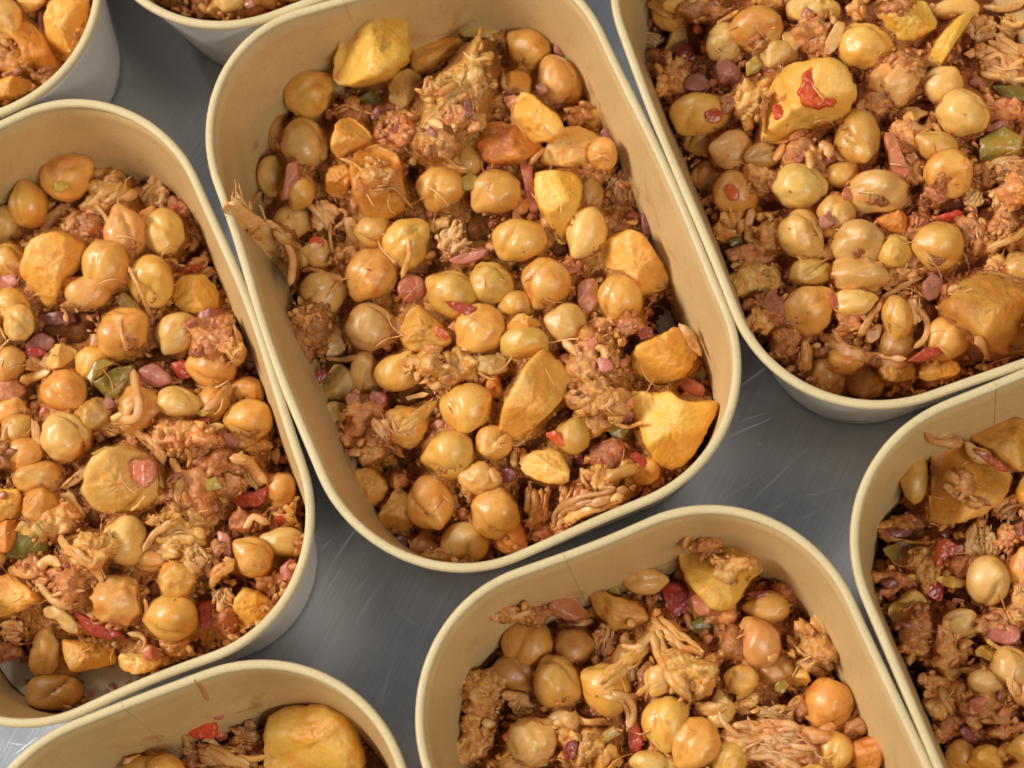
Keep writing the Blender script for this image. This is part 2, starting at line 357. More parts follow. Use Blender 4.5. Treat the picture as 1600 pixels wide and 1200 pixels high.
def build_tub(key):
    x, y, ph, co = TUBS[key]
    root = bpy.data.objects.new('food_tub', None); COL.objects.link(root)
    root.location = (x, y, 0); root.rotation_euler = (0, 0, ph); root.empty_display_size = .02
    root['label'] = TUB_LABEL[key]; root['category'] = 'tub'; root['group'] = 'kraft paper tubs of chickpea stew on the counter'
    N = 192; zt = RIM_Z - .0006
    wob = fbm(np.column_stack([np.cos(np.arange(N) / N * 2 * np.pi) * 3, np.sin(np.arange(N) / N * 2 * np.pi) * 3, np.full(N, x * 97)]), 3)
    # wall: one sheet of paper, outer and inner face
    zs = np.concatenate([[.0002], np.linspace(.004, zt, 9)])
    outer = [ring3(outline(co, z, .0013)[0], z) for z in zs]
    inner = [ring3(outline(co, z, .0019)[0], z) for z in zs[::-1]]
    v, f = loft(outer + inner, True)
    mi = [0 if (k // N) >= 10 else 1 for k in range(len(f))]
    link('wall', mesh_of('tub_wall', v, f, [M['kraft'], M['kraft_out']], mi=mi), root)
    # rolled rim
    rings = []
    base, nrm = outline(co, RIM_Z, .00130)
    for k in range(14):
        t = 2 * math.pi * k / 14
        rr = 1 + .07 * wob
        off = 1.28e-3 * math.copysign(abs(math.cos(t)) ** .8, math.cos(t)) * rr
        zz = RIM_Z + 1.20e-3 * math.copysign(abs(math.sin(t)) ** .8, math.sin(t)) + wob * 1.2e-4
        rings.append(np.column_stack([base + nrm * off[:, None], zz]))
    v, f = loft(rings, True)
    link('rim', mesh_of('tub_rim', v, f, [M['kraft_rim']]), root)
    # base plate standing a few millimetres up inside the wall
    o0, _ = outline(co, FLOOR_Z, .0022)
    rings = [ring3(o0 * s, FLOOR_Z - .0004 * (s > .985)) for s in (1.0, .985, .9, .6, .25)]
    v, f = loft(rings); n0 = len(v); v = np.vstack([v, [[0, 0, FLOOR_Z]]])
    k = np.arange(N); cap = np.column_stack([4 * N + k, 4 * N + (k + 1) % N, np.full(N, n0)])
    v2 = v.copy(); v2[:, 2] -= .0006; f2 = [a[:, ::-1] + len(v) for a in (f, cap)]
    link('base', mesh_of('tub_base', np.vstack([v, v2]), [f, cap] + f2, [M['paper']]), root)
    # glued side seam: the overlapping edge of the sheet on the far wall, and over the rim
    v = []; f = []
    for j, z in enumerate(np.linspace(.006, RIM_Z - .0012, 14)):
        o, nn = outline(co, z, .0019, 384); far = (o[:, 1] > 0) & (np.abs(o[:, 0]) < .03); od = np.argsort(o[far][:, 0])
        xs = -.0052 + .0012 * (1 - z / RIM_Z); yy = np.interp(xs, o[far][od, 0], o[far][od, 1]); p = (xs, yy)
        for dx, dn in ((-.00035, .0002), (-.0002, -.00018), (.00008, -.00018), (.00012, .0002)):
            v.append((p[0] + dx, p[1] + dn, z))
    for j in range(13):
        for q in range(3): f.append((j * 4 + q, j * 4 + q + 1, j * 4 + q + 5, j * 4 + q + 4))
    base2, nrm2 = outline(co, RIM_Z, .00130, 384); far = (base2[:, 1] > 0) & (np.abs(base2[:, 0]) < .03); od = np.argsort(base2[far][:, 0])
    n0 = len(v)
    for k in range(13):                                                  # the same edge over the rolled rim
        t_ = math.pi * (-.12 + 1.24 * k / 12)
        for dx in (-.00022, .00006):
            xs = -.0052 + dx; yy = float(np.interp(xs, base2[far][od, 0], base2[far][od, 1]))
            v.append((xs, yy - 1.36e-3 * math.cos(t_), RIM_Z + 1.30e-3 * math.sin(t_)))
    for k in range(12): f.append((n0 + 2 * k, n0 + 2 * k + 1, n0 + 2 * k + 3, n0 + 2 * k + 2))
    link('seam', mesh_of('tub_seam', v, f, [M['seam']]), root)
    return root
for key in TUBS: build_tub(key)

# ------------------------------------------------------------------ height of what lies there, along each line of sight of the photo
ST = 2; U0, V0 = -120, -120
UU, VV = np.meshgrid(np.arange(U0, 1722, ST), np.arange(V0, 1322, ST))
ZB = np.full(UU.shape, -1.0); OWN = np.full(UU.shape, -1)
KEYS = list(TUBS)
DIPS = {'left': [(60, 1085, 75, 1.0), (150, 1060, 60, 1.0), (20, 1060, 60, 1.0), (300, 430, 45, .5)], 'centre': [(1042, 490, 26, 1.0), (1110, 690, 40, .6), (880, 190, 30, .5)],
        'lower': [(768, 1065, 30, 1.0)], 'low_left': [(120, 1180, 120, .7), (350, 1090, 120, .5)], 'right': [(1040, 60, 40, .8), (1130, 270, 30, .6), (1330, 610, 60, .4)], 'corner': [(1400, 830, 50, .5), (1440, 1080, 40, .6)]}
LEVEL = {'centre': (.26, .47), 'left': (.24, .46), 'right': (.27, .50), 'lower': (.25, .42), 'corner': (.25, .45), 'low_left': (.18, .26), 'top_left': (.38, .46), 'top': (.55, .62)}
def to_local(key, P):
    x, y, ph, co = TUBS[key]; dx = P[..., 0] - x; dy = P[..., 1] - y; c, s = math.cos(ph), math.sin(ph)
    return dx * c + dy * s, -dx * s + dy * c
def to_world(key, lx, ly):
    x, y, ph, co = TUBS[key]; c, s = math.cos(ph), math.sin(ph)
    return x + lx * c - ly * s, y + lx * s + ly * c
def project(P):
    d = P - CAM_P; t = d @ CAM_F
    return 800 + FPX * (d @ CAM_R) / t, 600 - FPX * (d @ CAM_U) / t
def bed_z(key, lx, ly):
    co = TUBS[key][3]; lo, hi = LEVEL[key]
    sd = inside_sd(co, lx, ly, RIM_Z * lo, .002)
    e = np.clip(-sd / .028, 0, 1); e = e * e * (3 - 2 * e)
    z = RIM_Z * (lo + (hi - lo) * e)
    wx, wy = to_world(key, lx, ly); u, v = project(np.stack([wx, wy, z], -1))
    for du, dv, r, a in DIPS.get(key, []):
        g = np.exp(-(((u - du) ** 2 + (v - dv) ** 2) / (r * r)) ** 1.5)
        z = z - (z - FLOOR_Z + .002) * a * g
    return z
for ki, key in enumerate(KEYS):
    x, y, ph, co = TUBS[key]
    o, _ = outline(co, RIM_Z, 0, 64); wx, wy = to_world(key, o[:, 0], o[:, 1])
    pu, pv = project(np.column_stack([wx, wy, np.full(64, RIM_Z)]))
    i0 = max(int((pv.min() - V0) / ST) - 2, 0); i1 = min(int((pv.max() - V0) / ST) + 3, UU.shape[0])
    j0 = max(int((pu.min() - U0) / ST) - 2, 0); j1 = min(int((pu.max() - U0) / ST) + 3, UU.shape[1])
    if i1 <= i0 or j1 <= j0: continue
    D = ray(UU[i0:i1, j0:j1], VV[i0:i1, j0:j1]); zb = np.full(D.shape[:2], np.nan); ow = np.zeros(D.shape[:2], int) - 1
    for z in np.linspace(RIM_Z, FLOOR_Z, 44):
        I, J = np.where(np.isnan(zb))
        if not len(I): break
        d_ = D[I, J]; P = CAM_P + d_ * ((z - CAM_P[2]) / d_[:, 2])[:, None]
        lx, ly = to_local(key, P)
        sd = inside_sd(co, lx, ly, z, .0029 if z > RIM_Z - .002 else .0019)
        if z == RIM_Z:
            so = inside_sd(co, lx, ly, z, 0); q = so > 0; zb[I[q], J[q]] = -1
            q = (so <= 0) & (sd > 0); zb[I[q], J[q]] = RIM_Z + .0013; ow[I[q], J[q]] = ki + 100; continue
        q = sd > 0; zb[I[q], J[q]] = z; ow[I[q], J[q]] = ki + 50
        if z < RIM_Z * .68:
            q = ~q & (z <= bed_z(key, lx, ly)); zb[I[q], J[q]] = z; ow[I[q], J[q]] = ki
    mk = np.isnan(zb); zb[mk] = FLOOR_Z; ow[mk] = ki
    sub = ZB[i0:i1, j0:j1]; so_ = OWN[i0:i1, j0:j1]; take = ow >= 0
    sub[take] = zb[take]; so_[take] = ow[take]

# ------------------------------------------------------------------ sauce bed under the pieces
def build_bed(key):
    co = TUBS[key][3]; N = 220; R = 90
    o, _ = outline(co, RIM_Z * LEVEL[key][0], .0024, N)
    rho = np.sqrt(np.linspace(0.0004, 1, R))
    lx = (o[None, :, 0] * rho[:, None]).ravel(); ly = (o[None, :, 1] * rho[:, None]).ravel()
    z = bed_z(key, lx, ly); zb0 = z.copy()
    nb = 230; bx = rng.uniform(-A, A, nb); by = rng.uniform(-B, B, nb); br = rng.uniform(.0035, .0062, nb); top = np.zeros_like(z)
    for k in range(nb):
        d2 = (lx - bx[k]) ** 2 + (ly - by[k]) ** 2
        top = np.maximum(top, np.sqrt(np.maximum(br[k] ** 2 - d2, 0)) * .75)
    edge = np.clip((1 - np.repeat(rho, N)) / .06, 0, 1)
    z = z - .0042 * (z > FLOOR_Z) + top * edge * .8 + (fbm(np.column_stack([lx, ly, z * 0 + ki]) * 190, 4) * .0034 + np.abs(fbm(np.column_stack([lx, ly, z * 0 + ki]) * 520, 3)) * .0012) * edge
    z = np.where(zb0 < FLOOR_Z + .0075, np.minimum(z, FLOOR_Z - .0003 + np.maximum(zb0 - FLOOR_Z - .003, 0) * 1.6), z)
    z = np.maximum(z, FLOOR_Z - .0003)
    wx, wy = to_world(key, lx, ly); x, y = TUBS[key][:2]
    v = np.column_stack([wx - x, wy - y, z]); f = [grid_faces(R, N)[:, ::-1], np.arange(N)[None, :]]
    ob = link('stew_sauce', mesh_of('stew_sauce', v, f, [M['sauce']]), kind='stuff', category='sauce', label='tomato sauce beneath the pieces, darkened for gap shade, in the ' + TUB_WORD[key])
    ob.location = (x, y, 0)
for ki, key in enumerate(KEYS): build_bed(key)

# ------------------------------------------------------------------ pieces: shapes
FRAME = Matrix(((CAM_R[0], CAM_U[0], -CAM_F[0]), (CAM_R[1], CAM_U[1], -CAM_F[1]), (CAM_R[2], CAM_U[2], -CAM_F[2])))
FR = np.array(FRAME)
def rot3(r):
    q = r.normal(size=4); q /= np.linalg.norm(q); a, b, c, d = q
    return np.array([[1 - 2 * (c * c + d * d), 2 * (b * c - a * d), 2 * (b * d + a * c)], [2 * (b * c + a * d), 1 - 2 * (b * b + d * d), 2 * (c * d - a * b)], [2 * (b * d - a * c), 2 * (c * d + a * b), 1 - 2 * (b * b + c * c)]])
import bmesh
def ico(sub):
    bm = bmesh.new(); bmesh.ops.create_icosphere(bm, subdivisions=sub, radius=1)
    v = np.array([x.co[:] for x in bm.verts]); f = np.array([[q.index for q in t.verts] for t in bm.faces]); bm.free()
    return v, f
ICO4 = ico(4); ICO1 = ico(1); ICO2 = ico(2)
def chickpea_mesh(style, seed, mat):
    r = np.random.default_rng(seed); v, f = ICO4; d = v
    beak = r.normal(size=3); beak[2] = abs(beak[2]) * .5; beak /= np.linalg.norm(beak)
    side = np.cross(beak, r.normal(size=3)); side /= np.linalg.norm(side)
    up = np.cross(beak, side); up = up if up[2] > 0 else -up
    ca = d @ beak; an = np.arccos(np.clip(ca, -1, 1))
    amp = {'s': .34, 'l': .28, 'w': .32, 'q': .10}[style] * r.uniform(.4, 1.25)
    rad = 1 + amp * np.exp(-(an / .30) ** 2) + .10 * np.exp(-(an / .8) ** 2)
    if style in 'slw': rad += .13 * np.abs(d @ side) * np.clip(d @ up + .4, 0, 1)          # two lobes
    rad += fbm(d * 1.1 + seed, 2) * {'s': .08, 'l': .13, 'w': .08, 'q': .18}[style]
    rad += fbm(d * 2.3 + seed * 3, 2) * {'s': .03, 'l': .08, 'w': .04, 'q': .12}[style]
    # groove between the two halves, from the beak round one side
    g = np.exp(-((d @ side + .05 * vnoise(d * 3 + seed)) / .085) ** 2) * np.clip((d @ up) * 1.6 + .55, 0, 1) * np.clip(1.15 - np.abs(an - 1.0) / 1.3, 0, 1)
    rad -= g * ({'s': .20, 'l': .18, 'w': .30, 'q': .08}[style] * (r.uniform(.2, 1.1) if style == 's' else 1))
    wr = 1 - np.abs(vnoise(d * 2.4 + seed * 5)); rad -= np.clip(wr - .88, 0, 1) * {'s': .22, 'l': .55, 'w': .35, 'q': .3}[style]   # wrinkled skin
    wr = 1 - np.abs(vnoise(d * 5.2 + seed * 2)); rad -= np.clip(wr - .90, 0, 1) * {'s': .06, 'l': .22, 'w': .12, 'q': .2}[style]
    rad += fbm(d * 6 + seed, 3) * {'s': .006, 'l': .012, 'w': .008, 'q': .05}[style]
    if style == 'q': rad += np.clip(fbm(d * 4.5 + seed * 2, 3), 0, 1) * .16
    flat = r.normal(size=3); flat /= np.linalg.norm(flat); rad -= np.clip(d @ flat - .72, 0, 1) * .45
    p = d * rad[:, None]
    p -= (p.max(0) + p.min(0)) / 2; p /= (p.max(0) - p.min(0)) / 2
    return mesh_of('chickpea', p, f, [mat])
CPV = {}
def chickpea_variant(style, tone, r):
    key = (style, tone, int(r.integers(0, 6 if style == 's' else 4)))
    if key not in CPV: CPV[key] = chickpea_mesh(style, 13 + len(CPV) * 7, M['c_' + tone])
    return CPV[key]

def chaikin(p, k, w=.25):
    for _ in range(k):
        q = np.roll(p, -1, 0); p = np.stack([p * (1 - w) + q * w, p * w + q * (1 - w)], 1).reshape(-1, 2)
    return p
def resample(p, n):
    q = np.vstack([p, p[:1]]); L = np.concatenate([[0], np.cumsum(np.hypot(*np.diff(q, axis=0).T))])
    s = np.arange(n) / n * L[-1]
    return np.column_stack([np.interp(s, L, q[:, 0]), np.interp(s, L, q[:, 1])])
def inpoly(px, py, poly):
    c = np.zeros(px.shape, bool); x, y = poly[:, 0], poly[:, 1]; j = len(poly) - 1
    for i in range(len(poly)):
        t = ((y[i] > py) != (y[j] > py)) & (px < (x[j] - x[i]) * (py - y[i]) / (y[j] - y[i] + 1e-12) + x[i]); c ^= t; j = i
    return c
STY = {  # squareness, thickness factor, noise big, noise small, freq big, freq small (per metre), corner rounding, facets
 'p': (6.5, 1.0, .0006, .00040, 120, 1100, 1, 2), 'h': (6.0, .80, .0006, .00026, 260, 900, 1, 2), 't': (4.0, .34, .0008, .00030, 260, 800, 1, 1),
 'g': (6.0, .40, .0005, .00018, 220, 700, 0, 2), 'm': (2.2, .80, .0020, .00130, 210, 560, 2, 0), 'o': (2.6, .22, .0010, .00022, 200, 700, 1, 0), 'k': (2.4, .5, .0009, .0005, 200, 700, 1, 0)}
def blob(kind, poly, T, r, nA=64, nR=26):
    """closed solid over an outline (metres, camera-facing frame); returns verts, faces"""
    sq, _, b0, b1, f0, f1, ck, nf = STY[kind]
    c = poly.mean(0); P = resample(chaikin(poly - c, ck, .2), nA); R = np.sqrt(np.mean((P ** 2).sum(1)))
    rag = {'p': .00025, 'm': .0008, 'o': .0006, 't': .0004}.get(kind, .0003) * min(1, R / .005)
    rg = fbm(np.column_stack([P * 420, np.full(nA, r.uniform(0, 50))]), 3) * rag / R * 1.6
    planes = []
    for _ in range(nf):
        an = (an + r.uniform(1.3, 2.6)) if planes else r.uniform(0, 2 * np.pi); planes.append((math.cos(an), math.sin(an), r.uniform(.8, 1.7) if kind == 'p' else r.uniform(.5, 1.4), r.uniform(-.05, .35)))
    t = np.linspace(0, np.pi, nR)[:, None]
    rho = np.maximum(np.abs(np.sin(t)) ** (2 / sq), 1e-3); zz = np.sign(np.cos(t)) * np.abs(np.cos(t)) ** (2 / sq)
    # rings spread evenly from the middle out, so flat faces keep detail
    tl = (r.uniform(-.35, .35), r.uniform(-.35, .35))
    ss = np.concatenate([np.linspace(0, 1, nR * 2 // 3), np.linspace(1, 0, nR - nR * 2 // 3 + 1)[1:]])[:, None]
    top = (np.arange(nR) < nR * 2 // 3)[:, None]
    zz = np.where(top, 1, -1) * np.maximum(1 - ss ** sq, 0) ** (1 / sq)
    rq = 1 + rg[None, :] * ss ** 4
    X = P[None, :, 0] * ss * rq; Y = P[None, :, 1] * ss * rq
    h = 1 + tl[0] * X / R + tl[1] * Y / R
    for px, py, s, c0 in planes:
        q = 1 - s * ((px * X + py * Y) / R - c0); k_ = .055 if kind == 'p' else .1
        h = -k_ * np.logaddexp(-h / k_, -q / k_)
    h = np.where(top, np.maximum(h, -.15), 1.0)
    v = np.stack([X, Y, T / 2 * zz * h], -1).reshape(-1, 3); sd = r.uniform(0, 100, 3)
    nrm = v / (np.array([R, R, T / 2]) ** 2); nrm /= np.linalg.norm(nrm, axis=1)[:, None] + 1e-9
    k = min(1.0, R / .006)
    d = fbm(v * f0 + sd, 2) * b0 * 1.4 * k + fbm(v * f1 + sd, 3) * b1 * k
    if kind in 'mt': d = d + (np.clip(fbm(v * 420 + sd * 2, 2), -.1, 1)) * .0011 * k
    if kind == 'p': d = d - np.clip(fbm(v * 300 + sd, 2) - .2, 0, 1) * .0014
    v = v + nrm * d[:, None]
    return v, grid_faces(nR, nA)[:, ::-1]
def tube(path, rad, sides=6):
    n = len(path); tg = np.gradient(path, axis=0); tg /= np.linalg.norm(tg, axis=1)[:, None] + 1e-12
    ref = np.array([.13, .21, .97]); s1 = np.cross(tg, ref); s1 /= np.linalg.norm(s1, axis=1)[:, None] + 1e-12; s2 = np.cross(s1, tg)
    t = 2 * math.pi * np.arange(sides) / sides; rad = np.array(rad); rad[0] *= .2; rad[-1] *= .2
    v = path[:, None] + (s1[:, None] * np.cos(t)[None, :, None] + s2[:, None] * np.sin(t)[None, :, None]) * rad[:, None, None]
    return v.reshape(-1, 3), grid_faces(n, sides)
class Acc:
    def __init__(s): s.v = []; s.f = []; s.n = 0; s.mi = []
    def add(s, v, f, mi=0):
        s.v.append(np.asarray(v)); s.f.append(np.asarray(f) + s.n); s.n += len(v); s.mi.append(np.full(len(f), mi))
    def mesh(s, name, mats): return mesh_of(name, np.concatenate(s.v), s.f, mats, mi=np.concatenate(s.mi))
def ribbon(acc, P, up, W, T, r, m=12):
    """one strip of meat: a flattened, grooved, tapering strand along a path"""
    n = len(P); tg = np.gradient(P, axis=0); tg /= np.linalg.norm(tg, axis=1)[:, None] + 1e-12
    lat = np.cross(tg, up); lat /= np.linalg.norm(lat, axis=1)[:, None] + 1e-12; nn = np.cross(lat, tg)
    s = np.linspace(0, 1, n)[:, None]; a = 2 * math.pi * np.arange(m)[None, :] / m; ph = r.uniform(0, 90)
    L = np.linalg.norm(np.diff(P, axis=0), axis=1).sum()
    e0, e1 = r.uniform(.04, .2), r.uniform(.04, .2)
    tap = np.clip(np.minimum(s / e0, (1 - s) / e1), 0, 1) ** .4 * .85 + .15
    wob = 1 + .28 * vnoise(np.column_stack([np.linspace(0, L / .004, n), np.full(n, ph), np.zeros(n)]))[:, None]
    g = vnoise(np.column_stack([(np.cos(a) * 2.4 + 0 * s).ravel() + ph, (np.sin(a) * 2.4 + 0 * s).ravel(), (s * L / .010 + 0 * a).ravel()])).reshape(n, m)
    gf = vnoise(np.column_stack([(np.cos(a) * 6 + 0 * s).ravel() + ph, (np.sin(a) * 6 + 0 * s).ravel(), (s * L / .006 + 0 * a).ravel()])).reshape(n, m)
    rr = (1 + .28 * g + .16 * gf) * tap * wob
    v = P[:, None] + lat[:, None] * (np.cos(a) * W / 2 * rr)[..., None] + nn[:, None] * (np.sin(a) * T / 2 * rr)[..., None]
    v[0] = v[0].mean(0) + (v[0] - v[0].mean(0)) * .15; v[-1] = v[-1].mean(0) + (v[-1] - v[-1].mean(0)) * .15
    acc.add(v.reshape(-1, 3), grid_faces(n, m))
def pulled(acc, poly, T, r):
    """chunk of pulled chicken: strips lying side by side along the outline's long axis, with frayed ends"""
    c = poly.mean(0); q = resample(poly, 60) - c; w, V = np.linalg.eigh(np.cov(q.T)); ax = V[:, 1]; ac = np.array([-ax[1], ax[0]])
    L = q @ ax; Wd = q @ ac; R = max(abs(Wd).max(), 1e-6); UPV = np.array([0, 0, 1.0])
    step = float(np.clip((Wd.max() - Wd.min()) / 9, .0007, .0013))
    for lay, (cnt, wmul) in enumerate(((.7, 2.3), (.8, 1.35), (1.0, .42))):
        for wv in np.arange(Wd.min() * .85, Wd.max() * .85 + 1e-6, step / cnt):
            wv = wv + r.normal() * step * .35; ss = np.linspace(L.min(), L.max(), 40); pts = c + ss[:, None] * ax + wv * ac
            ins = inpoly(pts[:, 0], pts[:, 1], poly)
            if ins.sum() < 3: continue
            l0, l1 = ss[ins].min(), ss[ins].max(); ln = l1 - l0
            if lay == 2: a0 = l0 + r.uniform(-.12, .6) * ln; a1 = a0 + r.uniform(.3, .7) * ln
            else: a0 = l0 + r.uniform(-.05, .4 if lay else .2) * ln; a1 = l1 - r.uniform(-.05, .4 if lay else .2) * ln
            n = 12; s = np.linspace(a0, a1, n); ph = r.uniform(0, 99); k = np.column_stack([s * 260 + ph, np.full(n, ph), np.zeros(n)])
            latv = wv + vnoise(k) * step * 1.5 + (s - s.mean()) * r.normal() * (.12, .30, .45)[lay]
            dome = np.sqrt(np.maximum(1 - (wv / R) ** 2, .05)) * np.sqrt(np.clip(1 - ((s - (l0 + l1) / 2) / (ln / 2 + 1e-6)) ** 2 * .85, .08, 1))
            z = T / 2 * dome * (.55, .8, 1.0)[lay] - T * .1 + vnoise(k + 40) * step * 1.3 + r.normal() * step * .3
            p = c + s[:, None] * ax + latv[:, None] * ac
            ribbon(acc, np.column_stack([p, z]), UPV, step * wmul * r.uniform(.7, 1.3), step * wmul * r.uniform(.6, 1.0), r, 10)
FRAGV = []
for q in range(20):
    rq = np.random.default_rng(70 + q); v_ = ICO2[0].copy(); v_ = v_ * (1 + .55 * fbm(v_ * 1.3 + q * 9.1, 2) + .35 * fbm(v_ * 3.1 + q * 3.7, 2))[:, None]
    for _ in range(5):                                                   # broken flat faces
        n_ = rq.normal(size=3); n_ /= np.linalg.norm(n_); d_ = v_ @ n_; v_ = v_ - np.outer(np.maximum(d_ - rq.uniform(.25, .65), 0) * .9, n_)
    FRAGV.append(v_)
def fragment(r, size):
    return FRAGV[int(r.integers(0, 20))] * (size * np.array([r.uniform(.5, .9), r.uniform(.7, 1.15), r.uniform(.9, 1.6)])) @ rot3(r).T
MUSH = {'o': (('m_o', .5), ('k_o', .14), ('m_p', .2), ('m_y', .16)), 'p': (('m_p', .48), ('m_o', .24), ('h_p', .12), ('k_t', .08), ('m_d', .08)), 'd': (('m_d', .5), ('m_p', .25), ('m_o', .25)), 'y': (('m_y', .5), ('m_o', .3), ('k_o', .2))}
def mush(poly, T, tone, r):
    """clump of mince: a soft core with broken bits stuck all over it"""
    acc = Acc(); mix = MUSH[tone]; v_, f_ = blob('m', poly * .9, T, r, 44, 18); acc.add(v_, f_, 0)
    c = poly.mean(0); lo, hi = poly.min(0), poly.max(0); x, y = poly[:, 0], poly[:, 1]
    area = abs(np.dot(x, np.roll(y, 1)) - np.dot(y, np.roll(x, 1))) / 2; n = int(np.clip(area / 4.2e-6, 4, 70)); R2 = ((hi - lo) / 2) ** 2
    for _ in range(n):
        for _ in range(8):
            p = r.uniform(lo, hi)
            if inpoly(np.array([p[0]]), np.array([p[1]]), poly)[0]: break
        e = ((p - c) ** 2 / R2).sum(); z = T / 2 * math.sqrt(max(1 - e * .8, .04)) * r.uniform(.5, .85)
        sz = r.lognormal(-6.75, .42); sz = min(sz, .0026)
        acc.add(fragment(r, sz) + [p[0] - c[0], p[1] - c[1], z], ICO2[1], int(r.choice(len(mix), p=[w_ for _, w_ in mix])))
    return acc.mesh('mince_clump', [M[k] for k, _ in mix])

# ------------------------------------------------------------------ what lies in each tub, piece by piece
# lines: kind, then centre and radii (c chickpea, m clump of mince) or an outline (p potato, h ham, t tomato, g pepper, o skin, k chicken) or a path (s shred: w width);
# letters after | are tone, shape, Ln layer. Numbers are read off the photo in the frame given by (x0, y0, scale).
DATA = []
def block(tub, x0, y0, s, text): DATA.append((tub, x0, y0, s, text))

block('centre', 320, 0, 3.636, """
c 420 760 55 110 | d s L0
c 390 1000 82 108 | y s
c 570 820 138 155 | y s
c 590 540 132 132 | g l
p 740,250 850,165 1000,82 1110,78 1168,130 1172,330 1060,450 960,495 780,505 725,430 | o L2
p 1180,270 1300,225 1430,208 1480,250 1400,360 1330,430 1200,440 1160,380 | o L0
p 1040,450 1170,380 1250,450 1190,600 1100,660 1040,590 | y
p 750,680 840,665 965,760 950,860 850,890 760,920 715,850 | o
p 850,860 1000,820 1120,880 1165,1180 1080,1290 920,1270 850,1120 820,960 | r L2
p 680,960 790,915 865,1000 810,1140 690,1120 | r
h 470,930 520,910 545,1000 490,1130 420,1150 455,1040 | s L2
c 545 1085 72 92 | g s
g 870,560 940,515 1010,560 965,625 885,615 | g L2
h 940,640 990,590 1040,620 1010,680 950,690 | m L2
m 860 650 120 60 | d
m 1090 750 110 95 | p
s 720,660 790,590 850,620 960,650 | w14
s 840,1040 960,1080 1080,1060 1190,1190 | w16
s 760,900 860,930 940,1020 | w14
m 980 1000 80 60 | o L3
""")
block('centre', 600, 20, 3.81, """
m 235,520 290,370 390,310 460,250 520,160 575,60 610,130 605,230 670,290 660,470 610,560 640,620 560,700 500,790 400,900 200,920 130,830 190,700 | y L2
m 440 620 110 90 | o L3
m 310 770 120 80 | p L3
m 300 480 60 70 | o L3
h 470,530 520,510 530,610 490,640 | d L3
s 330,500 400,450 450,430 | w40
s 240,640 300,660 350,690 | w44
s 470,230 540,300 600,260 650,280 | w20
s 520,240 570,160 575,80 | w22
s 690,320 720,370 690,420 740,470 | w24
s 340,830 430,930 500,930 | w24
g 430,110 480,65 700,110 650,165 560,150 470,150 | y
m 720 160 55 55 | d L0
c 870 215 125 125 | g s
c 1030 390 115 140 | y l
c 1110 420 60 100 | o s L0
h 1010,190 1070,200 1070,260 1010,240 | p L0
h 890,430 950,415 985,470 930,495 | m L2
h 1000,530 1050,510 1090,545 1030,580 | m L2
g 880,480 950,480 980,540 900,550 | o L2
m 740 560 95 85 | p
h 700,500 790,480 800,560 760,610 | s L2
p 800,470 870,480 960,560 1060,640 1075,730 990,790 740,770 750,640 | o L3
p 530,720 620,660 740,640 980,800 920,880 660,920 580,880 | r L2
p 910,890 1010,700 1090,665 1220,690 1360,790 1330,900 1140,930 930,920 | y L2
c 1300 840 65 75 | g s L3
m 1150 620 90 50 | y L2
c 1240 640 60 55 | o s L0
h 1285,695 1350,685 1395,740 1340,780 1290,740 | m L2
m 1220 940 140 70 | p
k 1330,950 1420,900 1500,930 1530,1030 1510,1160 1430,1210 1360,1190 1340,1070 | b L2
c 340 1050 142 130 | g s
c 665 1065 145 128 | g s
g 430,1000 520,950 580,990 540,1060 470,1060 | o
p 885,960 960,930 1130,940 1180,1010 1180,1130 1120,1330 1050,1390 980,1260 900,1130 | o L2
h 800,880 880,880 890,1000 930,1190 850,1190 830,1000 | s L2
s 860,910 910,860 960,800 | w26
m 820 1150 70 60 | o
c 1225 1080 65 80 | d s L0
m 120 700 110 80 | p
""")
block('centre', 350, 280, 3.636, """
k 30,135 110,108 220,205 310,290 390,400 395,560 350,650 310,560 240,450 190,310 120,240 45,230 | w L3 H
s 280,290 340,340 430,380 465,470 440,570 388,660 | w40
s 350,370 400,460 385,560 370,610 | w40
s 470,500 560,535 680,570 | w30
s 160,140 190,110 212,72 | w26
c 390 240 105 88 | y s
c 430 80 60 70 | g s
k 490,130 580,118 665,180 625,285 530,295 485,220 | w L2
s 600,250 600,340 625,420 | w12
s 640,170 700,180 690,240 620,290 | w18
c 850 300 100 92 | g s
o 680,230 740,220 790,330 770,390 700,330 | t
c 1035 370 130 142 | g s
s 1045,330 1055,430 1030,510 1008,570 | w22
c 835 540 142 142 | g l
c 570 650 132 118 | y s
c 840 840 168 152 | y l
t 470,350 520,310 570,350 560,400 500,390 | o L2
c 530 420 62 60 | y s
m 690 440 75 65 | o
h 978,600 1040,530 1135,548 1152,640 1085,712 1000,690 | s L2
m 1370 440 150 58 | d
h 1260,460 1400,410 1500,400 1480,450 1330,490 | p L2
k 1200,330 1345,228 1372,340 1290,440 1208,412 | w L2
m 1250 285 70 60 | o
c 1300 655 142 132 | g s
t 1230,680 1440,720 1395,785 1310,745 | r L3
c 1520 590 122 116 | g s
c 1455 850 152 150 | g l L2
t 1190,810 1290,880 1260,925 1205,885 | o L2
p 1000,760 1080,700 1200,790 1310,910 1240,965 1060,1000 990,900 | b
m 480 860 105 165 | d
m 470 780 80 70 | o L2
o 590,750 650,740 670,880 700,990 620,1040 570,1010 600,880 | t
s 570,1020 660,1030 780,1010 | w26
c 800 1090 68 98 | y s L2
c 990 1095 135 105 | g s
m 1190 1080 125 90 | o L2
p 540,1170 630,1045 730,1080 770,1220 700,1320 580,1280 | k
t 475,1120 570,1070 590,1120 530,1180 | d
p 1420,1010 1600,1000 1640,1090 1530,1120 1430,1080 | k
s 1440,1090 1520,1150 1560,1130 | w16
h 1330,560 1420,540 1460,580 1380,600 | p L0
""")
